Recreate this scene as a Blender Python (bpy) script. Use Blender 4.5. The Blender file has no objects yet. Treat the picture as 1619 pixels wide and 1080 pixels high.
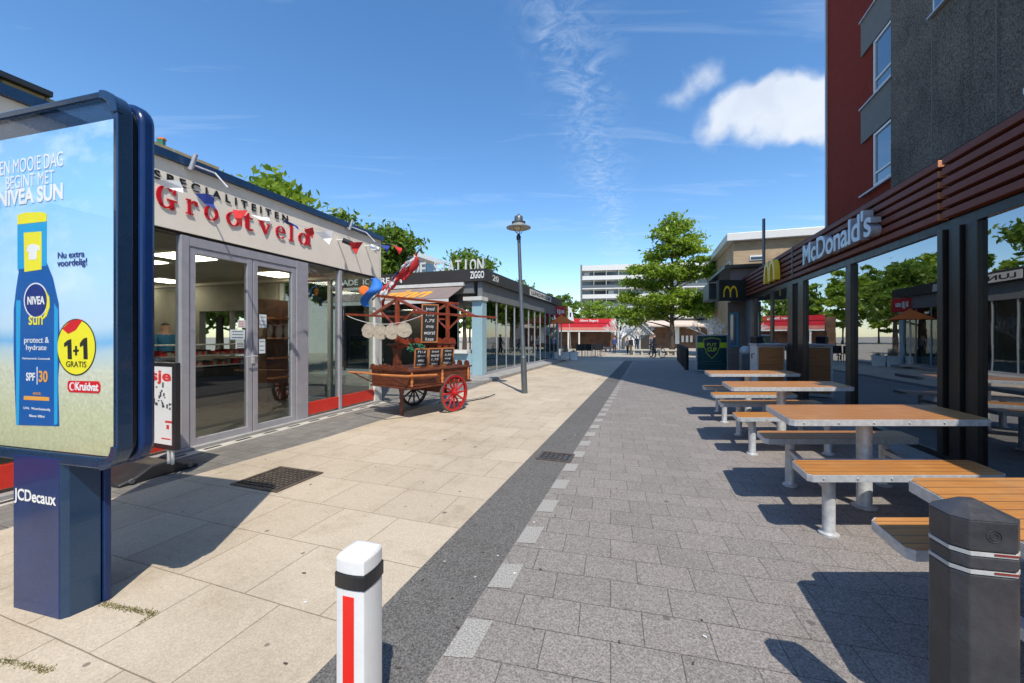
import bpy, bmesh, math, random
import numpy as np
from mathutils import Vector, Matrix
random.seed(7)
PI = math.pi; R = math.radians
sc = bpy.context.scene
col = sc.collection
# ------------------------------------------------------------------ camera
HC = 1.35; FP = 625.0; CX = 810.0; HY = 532.0
cd = bpy.data.cameras.new('camera'); cam = bpy.data.objects.new('camera', cd); col.objects.link(cam)
cam.location = (0, 0, HC); cam.rotation_euler = (R(90), 0, 0)
cd.sensor_width = 36; cd.lens = FP / 1619 * 36; cd.shift_y = -8 / 1619; cd.clip_start = .05; cd.clip_end = 3000
sc.camera = cam
# ------------------------------------------------------------------ sun + sky
SUNV = Vector((.15, -.67, 1.0)).normalized()          # direction towards the sun
EL = math.asin(SUNV.z)
sl = bpy.data.lights.new('sun', 'SUN'); sl.energy = 3.35; sl.angle = R(.5); sl.color = (1, .94, .84)
so = bpy.data.objects.new('sun', sl); col.objects.link(so)
so.rotation_euler = SUNV.to_track_quat('Z', 'Y').to_euler(); so.location = (0, 0, 60)
w = bpy.data.worlds.new('World'); sc.world = w; w.use_nodes = True
sc.view_settings.view_transform = 'Standard'; sc.view_settings.look = 'None'; sc.view_settings.gamma = 1
sc.view_settings.exposure = 0.56
def world_nodes():
    nt = w.node_tree; N = nt.nodes; L = nt.links; N.clear()
    out = N.new('ShaderNodeOutputWorld'); bg = N.new('ShaderNodeBackground'); L.new(bg.outputs[0], out.inputs[0])
    sky = N.new('ShaderNodeTexSky'); sky.sky_type = 'NISHITA'; sky.sun_disc = False
    sky.sun_elevation = EL; sky.sun_rotation = math.atan2(SUNV.x, SUNV.y)
    sky.air_density = 1.0; sky.dust_density = .3; sky.ozone_density = 2.2
    bg.inputs[1].default_value = .15
    tc = N.new('ShaderNodeTexCoord')
    def vm(op, a, b=None):
        n = N.new('ShaderNodeVectorMath'); n.operation = op
        for i, x in enumerate((a, b)):
            if x is None: continue
            if isinstance(x, (tuple, list)): n.inputs[i].default_value = x
            else: L.new(x, n.inputs[i])
        return n
    def mt(op, a, b=None, c=None, clamp=False):
        n = N.new('ShaderNodeMath'); n.operation = op; n.use_clamp = clamp
        for i, x in enumerate((a, b, c)):
            if x is None: continue
            if isinstance(x, (int, float)): n.inputs[i].default_value = x
            else: L.new(x, n.inputs[i])
        return n.outputs[0]
    D_ = vm('NORMALIZE', tc.outputs['Generated']).outputs[0]
    # cumulus: soft blobs at fixed sky directions, broken up by noise
    def noise(vec, scale, detail, rough=.55, dist=0):
        n = N.new('ShaderNodeTexNoise'); n.inputs['Scale'].default_value = scale; n.inputs['Detail'].default_value = detail
        n.inputs['Roughness'].default_value = rough; n.inputs['Distortion'].default_value = dist; L.new(vec, n.inputs['Vector']); return n.outputs[0]
    def dirv(px, py):
        v = Vector(((px - CX) / FP, 1, (HY - py) / FP)).normalized(); return tuple(v)
    nz = noise(D_, 9, 8, .6, .3)
    warp = vm('MULTIPLY', vm('SUBTRACT', N.new('ShaderNodeTexNoise').outputs[1], (.5, .5, .5)).outputs[0], (.12, .12, .12)).outputs[0]
    wn = [n for n in N if n.bl_idname == 'ShaderNodeTexNoise'][-1]; wn.inputs['Scale'].default_value = 7; wn.inputs['Detail'].default_value = 5; L.new(D_, wn.inputs['Vector'])
    DW = vm('ADD', D_, warp).outputs[0]
    tot = None
    for px, py, r, a in ((1325, 165, .066, 1.6), (1262, 170, .058, 1.5), (1155, 160, .040, 1.2), (1192, 188, .055, 1.3), (1128, 194, .045, 1.1), (1225, 180, .06, 1.3), 
                         (1104, 115, .036, .9), (1070, 155, .03, .65), (1400, 160, .1, 1.0), (2300, 100, .25, .9), (-900, 300, .3, .8)):
        dn = vm('DISTANCE', DW, dirv(px, py)).outputs['Value']
        f = mt('SUBTRACT', 1, mt('DIVIDE', dn, r * 1.25), clamp=True)
        f = mt('MULTIPLY', f, a * 1.6)
        tot = f if tot is None else mt('ADD', tot, f)
    cum = mt('ADD', mt('MULTIPLY', tot, 1.0), mt('MULTIPLY', mt('SUBTRACT', nz, .5), 2.0))
    mr = N.new('ShaderNodeMapRange'); mr.interpolation_type = 'SMOOTHSTEP'
    mr.inputs[1].default_value = .2; mr.inputs[2].default_value = 1.95; L.new(cum, mr.inputs[0])
    gate = mt('MULTIPLY', tot, 3.0, clamp=True)
    cumf = mt('MULTIPLY', mr.outputs[0], gate)
    # cirrus on a flat layer overhead
    sep = N.new('ShaderNodeSeparateXYZ'); L.new(D_, sep.inputs[0])
    zz = mt('MAXIMUM', sep.outputs[2], .03)
    xx = mt('DIVIDE', sep.outputs[0], zz); yy = mt('DIVIDE', sep.outputs[1], zz)
    cmb = N.new('ShaderNodeCombineXYZ'); L.new(xx, cmb.inputs[0]); L.new(yy, cmb.inputs[1])
    ld = mt('SUBTRACT', xx, mt('ADD', mt('MULTIPLY', yy, .32), -.24))
    wob = mt('MULTIPLY', mt('SUBTRACT', noise(cmb.outputs[0], 2.2, 3), .5), .35)
    ld = mt('DIVIDE', mt('ADD', ld, wob), mt('ADD', .09, mt('MULTIPLY', yy, .02)))
    band = mt('EXPONENT', mt('MULTIPLY', mt('MULTIPLY', ld, ld), -1))
    bandn = noise(cmb.outputs[0], 9, 9, .7, 1.2)
    mr2 = N.new('ShaderNodeMapRange'); mr2.inputs[1].default_value = .42; mr2.inputs[2].default_value = .78; L.new(bandn, mr2.inputs[0])
    mp = N.new('ShaderNodeMapping'); mp.inputs['Rotation'].default_value = (0, 0, R(38)); mp.inputs['Scale'].default_value = (.55, 2.6, 1); L.new(cmb.outputs[0], mp.inputs[0])
    mr3 = N.new('ShaderNodeMapRange'); mr3.inputs[1].default_value = .55; mr3.inputs[2].default_value = .95; L.new(noise(mp.outputs[0], 1.1, 8, .62, .8), mr3.inputs[0])
    front = mt('MULTIPLY', sep.outputs[1], 2.0, clamp=True)
    cir = mt('ADD', mt('MULTIPLY', mt('MULTIPLY', band, mr2.outputs[0]), mt('MULTIPLY', front, .42)), mt('MULTIPLY', mr3.outputs[0], .55), clamp=True)
    # mix into the sky
    hs = N.new('ShaderNodeHueSaturation'); hs.inputs['Saturation'].default_value = 1.22; hs.inputs['Value'].default_value = 1.0; L.new(sky.outputs[0], hs.inputs['Color'])
    m1 = N.new('ShaderNodeMix'); m1.data_type = 'RGBA'; L.new(cir, m1.inputs[0]); L.new(hs.outputs[0], m1.inputs[6]); m1.inputs[7].default_value = (3.7, 4.3, 5.1, 1)
    shade = N.new('ShaderNodeMapRange'); shade.inputs[1].default_value = .25; shade.inputs[2].default_value = .75; L.new(noise(DW, 6, 5), shade.inputs[0])
    mc = N.new('ShaderNodeMix'); mc.data_type = 'RGBA'; L.new(shade.outputs[0], mc.inputs[0]); mc.inputs[6].default_value = (2.7, 3.15, 4.0, 1); mc.inputs[7].default_value = (4.1, 4.4, 4.8, 1)
    m2 = N.new('ShaderNodeMix'); m2.data_type = 'RGBA'; L.new(cumf, m2.inputs[0]); L.new(m1.outputs[2], m2.inputs[6]); L.new(mc.outputs[2], m2.inputs[7])
    L.new(m2.outputs[2], bg.inputs[0])
world_nodes()

# ------------------------------------------------------------------ geometry helpers
def V3(*a): return Vector(a)
def U(px): return (px - CX) / FP
def G(px, py, h=0.0):                       # ground (or height h) point seen at a photo position
    d = (HC - h) * FP / (py - HY); return Vector((U(px) * d, d, h))
def DP(px, py, d): return Vector((U(px) * d, d, HC - (py - HY) * d / FP))
class Wall:
    def __init__(s, A, dr, n=None):
        s.A = Vector((A[0], A[1], 0)); s.s = Vector((dr[0], dr[1], 0)).normalized()
        s.n = Vector((n[0], n[1], 0)).normalized() if n else Vector((-s.s.y, s.s.x, 0))
    def u(s, px, off=0):
        r = U(px); A = s.A + s.n * off
        return (r * A.y - A.x) / (s.s.x - r * s.s.y)
    def p(s, u, z=0, off=0): 
        q = s.A + s.s * u + s.n * off; q.z = z; return q
    def z(s, px, py, off=0):
        d = s.p(s.u(px, off), 0, off).y; return HC - (py - HY) * d / FP
def wloc(o):
    v = Vector((0, 0, 0))
    while o is not None: v = v + o.location; o = o.parent
    return v
_txt = {}
def textgeo(body, bold=0.0, shear=0.0, space=1.0, ext=.5):
    k = (body, bold, shear, space)
    if k in _txt: return _txt[k]
    cu = bpy.data.curves.new('t', 'FONT'); cu.body = body; cu.size = 1; cu.extrude = ext; cu.offset = bold; cu.shear = shear
    cu.space_character = space; cu.resolution_u = 4; cu.fill_mode = 'BOTH'
    ob = bpy.data.objects.new('t', cu); col.objects.link(ob)
    dg = bpy.context.evaluated_depsgraph_get(); me = bpy.data.meshes.new_from_object(ob.evaluated_get(dg))
    vs = np.array([v.co[:] for v in me.vertices]); fs = [tuple(p.vertices) for p in me.polygons]
    bpy.data.objects.remove(ob); bpy.data.meshes.remove(me); bpy.data.curves.remove(cu)
    mn = vs.min(0); mx = vs.max(0); vs = (vs - mn) / np.maximum(mx - mn, 1e-6)
    _txt[k] = (vs, fs); return _txt[k]
class MB:
    def __init__(s): s.v = []; s.f = []; s.m = []; s.k = 0
    def add(s, vs, fs, k=None):
        b = len(s.v); s.v += [Vector(x) for x in vs]; s.f += [tuple(i + b for i in f) for f in fs]
        s.m += [s.k if k is None else k] * len(fs); return s
    def box(s, o, a, b, c, k=None):
        o, a, b, c = map(Vector, (o, a, b, c))
        vs = [o, o + a, o + a + b, o + b, o + c, o + a + c, o + a + b + c, o + b + c]
        return s.add(vs, [(0, 3, 2, 1), (4, 5, 6, 7), (0, 1, 5, 4), (1, 2, 6, 5), (2, 3, 7, 6), (3, 0, 4, 7)], k)
    def cbox(s, c, sx, sy, sz, rz=0, k=None):       # centred on c in x,y; z from c.z up
        c = Vector(c); x = Vector((math.cos(rz), math.sin(rz), 0)); y = Vector((-math.sin(rz), math.cos(rz), 0))
        return s.box(c - x * sx / 2 - y * sy / 2, x * sx, y * sy, (0, 0, sz), k)
    def wb(s, W, u0, u1, z0, z1, o0, o1, k=None):
        return s.box(W.p(u0, z0, o0), W.s * (u1 - u0), W.n * (o1 - o0), (0, 0, z1 - z0), k)
    def cyl(s, p0, p1, r0, r1=None, n=12, k=None, ph=0):
        p0 = Vector(p0); p1 = Vector(p1); r1 = r0 if r1 is None else r1
        d = (p1 - p0).normalized(); a = d.orthogonal().normalized() if abs(d.z) < .99 else Vector((1, 0, 0)); b = d.cross(a).normalized()
        vs = []
        for p, r in ((p0, r0), (p1, r1)):
            for i in range(n):
                t = 2 * PI * i / n + ph; vs.append(p + a * math.cos(t) * r + b * math.sin(t) * r)
        fs = [(i, (i + 1) % n, n + (i + 1) % n, n + i) for i in range(n)] + [tuple(range(n))[::-1], tuple(range(n, 2 * n))]
        return s.add(vs, fs, k)
    def tube(s, pts, r, n=6, k=None):
        rr = r if isinstance(r, (list, tuple)) else [r] * len(pts)
        pts = [Vector(p) for p in pts]; vs = []; a = None
        for i, p in enumerate(pts):
            d = (pts[min(i + 1, len(pts) - 1)] - pts[max(i - 1, 0)]).normalized()
            if a is None: a = d.orthogonal().normalized()
            a = (a - d * a.dot(d)).normalized(); b = d.cross(a)
            for j in range(n):
                t = 2 * PI * j / n; vs.append(p + a * math.cos(t) * rr[i] + b * math.sin(t) * rr[i])
        fs = [(i * n + j, i * n + (j + 1) % n, (i + 1) * n + (j + 1) % n, (i + 1) * n + j) for i in range(len(pts) - 1) for j in range(n)]
        fs += [tuple(range(n))[::-1], tuple(range((len(pts) - 1) * n, len(pts) * n))]
        return s.add(vs, fs, k)
    def lathe(s, c, prof, n=24, k=None, ax=None):
        c = Vector(c); ax = Vector(ax) if ax else Vector((0, 0, 1)); a = ax.orthogonal().normalized() if abs(ax.z) < .99 else Vector((1, 0, 0)); b = ax.cross(a)
        vs = []
        for r, z in prof:
            for j in range(n):
                t = 2 * PI * j / n; vs.append(c + a * math.cos(t) * r + b * math.sin(t) * r + ax * z)
        fs = [(i * n + j, i * n + (j + 1) % n, (i + 1) * n + (j + 1) % n, (i + 1) * n + j) for i in range(len(prof) - 1) for j in range(n)]
        fs += [tuple(range(n))[::-1], tuple(range((len(prof) - 1) * n, len(prof) * n))]
        return s.add(vs, fs, k)
    def prism(s, pts, vec, k=None):
        pts = [Vector(p) for p in pts]; vec = Vector(vec); n = len(pts)
        vs = pts + [p + vec for p in pts]
        return s.add(vs, [tuple(range(n))[::-1], tuple(range(n, 2 * n))] + [(i, (i + 1) % n, n + (i + 1) % n, n + i) for i in range(n)], k)
    def quad(s, *p, k=None): return s.add(p, [tuple(range(len(p)))], k)
    def text(s, body, o, ex, ey, en, bold=0.0, shear=0.0, space=1.0, k=None):   # fits to rectangle o,ex,ey; en = extrusion vector
        vs, fs = textgeo(body, bold, shear, space); o, ex, ey, en = map(Vector, (o, ex, ey, en))
        return s.add([o + ex * float(x) + ey * float(y) + en * float(z) for x, y, z in vs], fs, k)
    def wtext(s, W, body, px0, px1, py0, py1, off, depth=.004, bold=0.0, shear=0.0, space=1.0, k=None, flip=False):
        # top-left at (px0,py0) .. bottom-left at (px0,py1) on the wall; height constant
        u0 = W.u(px0, off); u1 = W.u(px1, off); z1 = W.z(px0, py0, off); z0 = W.z(px0, py1, off)
        return s.text(body, W.p(u0, z0, off), W.s * (u1 - u0), (0, 0, z1 - z0), W.n * depth, bold, shear, space, k)
    def build(s, name, mats, parent=None, origin=None, bevel=0, smooth=None, recalc=True, seg=2):
        me = bpy.data.meshes.new(name)
        if parent is not None: o0 = wloc(parent)
        elif origin is not None: o0 = Vector(origin)
        else:
            xs = [v.x for v in s.v]; ys = [v.y for v in s.v]; o0 = Vector(((min(xs) + max(xs)) / 2, (min(ys) + max(ys)) / 2, min(v.z for v in s.v)))
        me.from_pydata([v - o0 for v in s.v], [], s.f)
        if not isinstance(mats, (list, tuple)): mats = [mats]
        for m_ in mats: me.materials.append(m_)
        if len(mats) > 1: me.polygons.foreach_set('material_index', s.m)
        if recalc:
            bm = bmesh.new(); bm.from_mesh(me); bmesh.ops.recalc_face_normals(bm, faces=bm.faces); bm.to_mesh(me); bm.free()
        o = bpy.data.objects.new(name, me); col.objects.link(o)
        if parent is not None: o.parent = parent
        else: o.location = o0
        if smooth is not None:
            me.polygons.foreach_set('use_smooth', [True] * len(me.polygons)); me.set_sharp_from_angle(angle=R(smooth))
        if bevel:
            b = o.modifiers.new('b', 'BEVEL'); b.width = bevel; b.segments = seg; b.limit_method = 'ANGLE'; b.angle_limit = R(35)
        me.update(); return o
def tag(o, label=None, cat=None, group=None, kind=None):
    if label: o['label'] = label
    if cat: o['category'] = cat
    if group: o['group'] = group
    if kind: o['kind'] = kind
    return o
def thing(name, label, cat, loc, group=None):
    o = bpy.data.objects.new(name, None); col.objects.link(o); o.empty_display_size = .2
    o.location = Vector(loc); return tag(o, label, cat, group)
def copy_tree(o, parent=None):
    c = o.copy(); col.objects.link(c)
    if parent is not None: c.parent = parent
    for ch in [x for x in o.children]: copy_tree(ch, c)
    return c
def struct(o): o['kind'] = 'structure'; return o

# ------------------------------------------------------------------ materials
def newmat(name):
    m = bpy.data.materials.new(name); m.use_nodes = True; nt = m.node_tree; b = nt.nodes['Principled BSDF']; return m, nt, b
def mixrgb(nt, a, b, fac, blend='MIX'):
    n = nt.nodes.new('ShaderNodeMix'); n.data_type = 'RGBA'; n.blend_type = blend; n.clamp_factor = True
    for i, x in ((0, fac), (6, a), (7, b)):
        if isinstance(x, (int, float)): n.inputs[i].default_value = x
        elif isinstance(x, (tuple, list)): n.inputs[i].default_value = (*x[:3], 1)
        else: nt.links.new(x, n.inputs[i])
    return n.outputs[2]
def nnoise(nt, vec, scale, detail=4, rough=.55):
    n = nt.nodes.new('ShaderNodeTexNoise'); n.inputs['Scale'].default_value = scale; n.inputs['Detail'].default_value = detail; n.inputs['Roughness'].default_value = rough
    nt.links.new(vec, n.inputs['Vector']); return n.outputs[0]
def maprange(nt, v, a, b, c=0, d=1):
    n = nt.nodes.new('ShaderNodeMapRange'); n.inputs[1].default_value = a; n.inputs[2].default_value = b; n.inputs[3].default_value = c; n.inputs[4].default_value = d
    nt.links.new(v, n.inputs[0]); return n.outputs[0]
def coords(nt, obj=True, scale=(1, 1, 1), rot=(0, 0, 0)):
    if obj: v = nt.nodes.new('ShaderNodeTexCoord').outputs['Object']
    else: v = nt.nodes.new('ShaderNodeNewGeometry').outputs['Position']
    mp = nt.nodes.new('ShaderNodeMapping'); mp.inputs['Scale'].default_value = scale; mp.inputs['Rotation'].default_value = rot
    nt.links.new(v, mp.inputs[0]); return mp.outputs[0]
def bump(nt, b, h, strength=.3, dist=.01):
    n = nt.nodes.new('ShaderNodeBump'); n.inputs['Strength'].default_value = strength; n.inputs['Distance'].default_value = dist
    nt.links.new(h, n.inputs['Height']); nt.links.new(n.outputs[0], b.inputs['Normal'])
def pbr(name, c, rough=.6, metal=0, var=.12, vs=3.0, bmp=0, bs=60, scale=(1, 1, 1), spec=.5, coat=0, dirt=0, rot=(0, 0, 0)):
    m, nt, b = newmat(name)
    v = coords(nt, True, scale, rot); c = Vector(c[:3])
    n1 = nnoise(nt, v, vs, 6, .6)
    o = mixrgb(nt, tuple(c * (1 - var)), tuple(c * (1 + var)), maprange(nt, n1, .3, .7))
    if dirt:
        n2 = nnoise(nt, v, vs * 2.3, 8, .7)
        o = mixrgb(nt, o, tuple(c * .55 + Vector((.02, .018, .015))), maprange(nt, n2, .52, .75, 0, dirt))
    nt.links.new(o, b.inputs['Base Color'])
    rn = maprange(nt, nnoise(nt, v, vs * 4, 4), .3, .7, max(0, rough - .06), min(1, rough + .06)); nt.links.new(rn, b.inputs['Roughness'])
    b.inputs['Metallic'].default_value = metal; b.inputs['Specular IOR Level'].default_value = spec; b.inputs['Coat Weight'].default_value = coat
    if bmp: bump(nt, b, nnoise(nt, v, bs, 4, .7), bmp, .004)
    return m
def emis(name, c, e):
    m, nt, b = newmat(name); b.inputs['Base Color'].default_value = (*c, 1); b.inputs['Emission Color'].default_value = (*c, 1); b.inputs['Emission Strength'].default_value = e; return m
def glassmat(name, ior=1.5, tint=(.9, .95, .95), boost=1.0, wob=0.0):
    m, nt, b = newmat(name); nt.nodes.remove(b); out = nt.nodes['Material Output']
    tr = nt.nodes.new('ShaderNodeBsdfTransparent'); tr.inputs[0].default_value = (*tint, 1)
    gl = nt.nodes.new('ShaderNodeBsdfGlossy'); gl.inputs['Roughness'].default_value = .004; gl.inputs['Color'].default_value = (.92, .96, 1, 1)
    fr = nt.nodes.new('ShaderNodeFresnel'); fr.inputs[0].default_value = ior
    mu = nt.nodes.new('ShaderNodeMath'); mu.operation = 'MULTIPLY'; mu.use_clamp = True; mu.inputs[1].default_value = boost; nt.links.new(fr.outputs[0], mu.inputs[0])
    gb_ = nt.nodes.new('ShaderNodeNewGeometry'); iv = nt.nodes.new('ShaderNodeMath'); iv.operation = 'SUBTRACT'; iv.inputs[0].default_value = 1; nt.links.new(gb_.outputs['Backfacing'], iv.inputs[1])
    mb_ = nt.nodes.new('ShaderNodeMath'); mb_.operation = 'MULTIPLY'; nt.links.new(mu.outputs[0], mb_.inputs[0]); nt.links.new(iv.outputs[0], mb_.inputs[1]); mu = mb_
    mx = nt.nodes.new('ShaderNodeMixShader'); nt.links.new(mu.outputs[0], mx.inputs[0]); nt.links.new(tr.outputs[0], mx.inputs[1]); nt.links.new(gl.outputs[0], mx.inputs[2])
    nt.links.new(mx.outputs[0], out.inputs[0])
    if wob:
        bp = nt.nodes.new('ShaderNodeBump'); bp.inputs['Strength'].default_value = wob; bp.inputs['Distance'].default_value = .02
        nt.links.new(nnoise(nt, coords(nt, True), 1.3, 2), bp.inputs['Height']); nt.links.new(bp.outputs[0], gl.inputs['Normal'])
    return m
def paving(name, rot, bw, rh, mortar, c1, c2, cm, speck=.35, spots=True, off=.5, stain=.25, sscale=220, mrough=.85):
    m, nt, b = newmat(name)
    v = coords(nt, False, (1, 1, 1), (0, 0, rot))
    br = nt.nodes.new('ShaderNodeTexBrick'); br.offset = off; br.inputs['Scale'].default_value = 1; br.inputs['Brick Width'].default_value = bw; br.inputs['Row Height'].default_value = rh
    br.inputs['Mortar Size'].default_value = mortar; br.inputs['Mortar Smooth'].default_value = .3; br.inputs['Bias'].default_value = 0
    wv = nt.nodes.new('ShaderNodeTexNoise'); wv.inputs['Scale'].default_value = 1.7; wv.inputs['Detail'].default_value = 3; nt.links.new(v, wv.inputs['Vector'])
    vs = nt.nodes.new('ShaderNodeVectorMath'); vs.operation = 'SUBTRACT'; nt.links.new(wv.outputs[1], vs.inputs[0]); vs.inputs[1].default_value = (.5, .5, .5)
    vq = nt.nodes.new('ShaderNodeVectorMath'); vq.operation = 'MULTIPLY_ADD'; nt.links.new(vs.outputs[0], vq.inputs[0]); vq.inputs[1].default_value = (.02, .02, 0); nt.links.new(v, vq.inputs[2])
    nt.links.new(vq.outputs[0], br.inputs['Vector'])
    br.inputs['Color1'].default_value = (*c1, 1); br.inputs['Color2'].default_value = (*c2, 1); br.inputs['Mortar'].default_value = (*cm, 1)
    o = br.outputs[0]
    # large soft stains and fine aggregate
    st = nnoise(nt, v, .55, 6, .65); o = mixrgb(nt, o, mixrgb(nt, o, (.72, .70, .66), 1, 'MULTIPLY'), maprange(nt, st, .5, .75, 0, stain * 2))
    s2 = nnoise(nt, v, 3.1, 7, .7); o = mixrgb(nt, o, mixrgb(nt, o, (.78, .76, .72), 1, 'MULTIPLY'), maprange(nt, s2, .5, .72, 0, stain * 2))
    sp = nnoise(nt, v, sscale, 2, .8)
    mul = nt.nodes.new('ShaderNodeMix'); mul.data_type = 'RGBA'; mul.blend_type = 'MULTIPLY'; mul.inputs[0].default_value = 1
    val = maprange(nt, sp, .35, .65, 1 - speck, 1 + speck); cb = nt.nodes.new('ShaderNodeCombineColor')
    for i in range(3): nt.links.new(val, cb.inputs[i])
    nt.links.new(o, mul.inputs[6]); nt.links.new(cb.outputs[0], mul.inputs[7]); o = mul.outputs[2]
    if spots:                                        # old chewing gum and small stains
        for scl, rad, cc in ((2.9, .055, (.09, .08, .07)), (4.6, .06, (.13, .11, .09)), (1.7, .045, (.10, .09, .08)), (3.7, .028, (.5, .47, .42))):
            vo = nt.nodes.new('ShaderNodeTexVoronoi'); vo.inputs['Scale'].default_value = scl; nt.links.new(v, vo.inputs['Vector'])
            near = maprange(nt, vo.outputs['Distance'], rad * .8, rad * 1.1, 1, 0)
            sepc = nt.nodes.new('ShaderNodeSeparateColor'); nt.links.new(vo.outputs['Color'], sepc.inputs[0])
            keep = nt.nodes.new('ShaderNodeMath'); keep.operation = 'GREATER_THAN'; keep.inputs[1].default_value = .38; nt.links.new(sepc.outputs[0], keep.inputs[0])
            mm = nt.nodes.new('ShaderNodeMath'); mm.operation = 'MULTIPLY'; nt.links.new(near, mm.inputs[0]); nt.links.new(keep.outputs[0], mm.inputs[1])
            m3 = nt.nodes.new('ShaderNodeMath'); m3.operation = 'MULTIPLY'; nt.links.new(mm.outputs[0], m3.inputs[0]); m3.inputs[1].default_value = .75
            o = mixrgb(nt, o, cc, m3.outputs[0])
    nt.links.new(o, b.inputs['Base Color']); b.inputs['Roughness'].default_value = mrough; b.inputs['Specular IOR Level'].default_value = .3
    add = nt.nodes.new('ShaderNodeMath'); add.operation = 'MULTIPLY_ADD'; nt.links.new(br.outputs['Fac'], add.inputs[0]); add.inputs[1].default_value = -1.0; nt.links.new(sp, add.inputs[2])
    bump(nt, b, add.outputs[0], .35, .004)
    return m
AST = math.atan2(.3265, .945)                      # street direction leans right of +Y by 19 degrees
M = {}
M['beige'] = paving('beige slabs', AST, .5, .5, .0035, (.53, .445, .335), (.47, .39, .29), (.25, .20, .14), speck=.16, sscale=120, stain=.42)
M['grey_pav'] = paving('grey granite pavers', R(14), .29, .225, .003, (.262, .234, .212), (.225, .203, .184), (.115, .10, .09), speck=.45, sscale=125, stain=.25)
M['dark_strip'] = paving('dark strip', AST, 3, 3, .0001, (.135, .128, .118), (.125, .118, .11), (.12, .11, .10), speck=.6, sscale=125, stain=.3)
M['shop_pav'] = paving('small grey bricks', AST, .11, .21, .004, (.22, .205, .185), (.17, .16, .145), (.08, .075, .065), speck=.25, sscale=160, stain=.4, off=0)
M['plaza'] = paving('plaza', AST, .6, .6, .005, (.42, .37, .29), (.36, .32, .26), (.2, .18, .15), speck=.15)
M['dash'] = paving('dash stones', AST, 5, 5, .0001, (.34, .325, .295), (.32, .305, .28), (.1, .1, .1), speck=.45, spots=False, sscale=125, stain=.1)
M['kerb'] = pbr('kerb concrete', (.30, .29, .275), .85, var=.2, vs=4, bmp=.3, dirt=.4)
M['iron'] = pbr('cast iron', (.13, .10, .075), .6, .4, var=.4, vs=12, bmp=.3)
M['white_paint'] = pbr('white paint', (.74, .74, .72), .38, var=.05, vs=7, dirt=.22, coat=.1)
M['white_dirty'] = pbr('old white', (.62, .61, .57), .5, var=.08, dirt=.3)
M['black_rub'] = pbr('black rubber', (.022, .022, .024), .45, var=.2, bmp=.2)
M['blackpaint'] = pbr('black paint', (.02, .02, .022), .35, var=.2)
M['bollard'] = pbr('recycled plastic', (.045, .045, .05), .42, var=.35, vs=9, bmp=.5, bs=40, dirt=.5)
M['red_ref'] = pbr('red reflective', (.8, .02, .012), .35, var=.05)
M['galv'] = pbr('galvanised steel', (.56, .57, .57), .42, .3, var=.2, vs=22, dirt=.2)
M['alu'] = pbr('brushed frame', (.44, .43, .46), .42, .35, var=.08, vs=8, dirt=.15)
M['navy'] = pbr('navy enamel', (.008, .03, .11), .22, 0, var=.2, spec=.3, coat=.15, dirt=.06)
M['navy2'] = pbr('navy frame', (.02, .055, .12), .28, .4, var=.1, coat=.5)
M['roof_blue'] = pbr('blue roof trim', (.02, .06, .14), .3, .2, var=.1)
M['cream'] = pbr('cream fascia', (.84, .76, .64), .6, var=.05, vs=1.2, dirt=.18)
M['red_sign'] = pbr('red letters', (.55, .012, .02), .35, var=.05)
M['blk_sign'] = pbr('black letters', (.015, .015, .015), .4)
M['red_base'] = pbr('red base', (.62, .035, .02), .4, var=.1, dirt=.2)
M['dark_brown'] = pbr('dark brown band', (.035, .03, .028), .5, var=.1)
M['grey_band'] = pbr('grey band', (.17, .175, .18), .5, var=.1, dirt=.2)
M['ltblue'] = pbr('light blue column', (.30, .46, .52), .4, var=.06, dirt=.15)
M['awning'] = pbr('awning cloth', (.22, .17, .155), .9, var=.08, bmp=.1)
M['orange'] = pbr('orange letters', (.85, .35, .03), .5)
M['wood_cart'] = pbr('mahogany varnish', (.125, .034, .016), .42, var=.45, vs=6, scale=(1, 1, 5), coat=.2, dirt=.4)
M['wood_red'] = pbr('red stained beams', (.26, .05, .022), .35, var=.3, vs=6, coat=.3)
M['wood_orange'] = pbr('orange pine frame', (.48, .17, .05), .45, var=.25, vs=9)
M['wheel_red'] = pbr('wheel red', (.42, .012, .015), .35, var=.15)
M['wheel_dark'] = pbr('wheel dark', (.04, .022, .016), .5, var=.2)
M['tyre'] = pbr('iron tyre', (.16, .12, .10), .6, .3, var=.2)
M['slate'] = pbr('chalkboard', (.018, .02, .022), .7, var=.3)
M['chalk'] = pbr('chalk', (.72, .72, .72), .9)
M['straw'] = pbr('straw', (.36, .31, .24), .85, var=.25, vs=20, bmp=.6, bs=90)
M['brickbr'] = None
M['slat'] = pbr('red brown slats', (.15, .05, .034), .5, 0, spec=.2, var=.12, vs=5)
M['copper'] = pbr('copper cut ends', (.62, .27, .13), .45, .2, var=.2)
M['slatback'] = pbr('slat backing', (.022, .012, .011), .8)
M['bronze'] = pbr('bronze frame', (.035, .030, .026), .34, .5, var=.15, vs=3)
M['chrome'] = pbr('letter grey', (.46, .48, .52), .35, .5, var=.05)
M['yellow'] = pbr('golden yellow', (.75, .50, .02), .35, var=.05)
M['signdark'] = pbr('dark sign face', (.022, .026, .024), .35)
M['redwall'] = pbr('red facade panels', (.20, .022, .008), .7, spec=.1, var=.06, vs=1.5)
M['greyspand'] = pbr('smooth grey spandrel', (.15, .14, .125), .7, var=.08)
M['glass_sky'] = pbr('window glass', (.05, .09, .14), .04, 0, var=.1, spec=1.0, coat=1)
M['pillar'] = pbr('mauve pillar', (.16, .13, .125), .7, var=.1, dirt=.3)
M['woodpanel'] = pbr('orange wood panel', (.38, .15, .05), .5, var=.25, vs=4, scale=(1, 1, 12))
M['steelgrey'] = pbr('steel grey', (.13, .145, .155), .4, .4)
M['foil'] = pbr('plastic grey bag', (.35, .36, .37), .5, var=.3)
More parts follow.
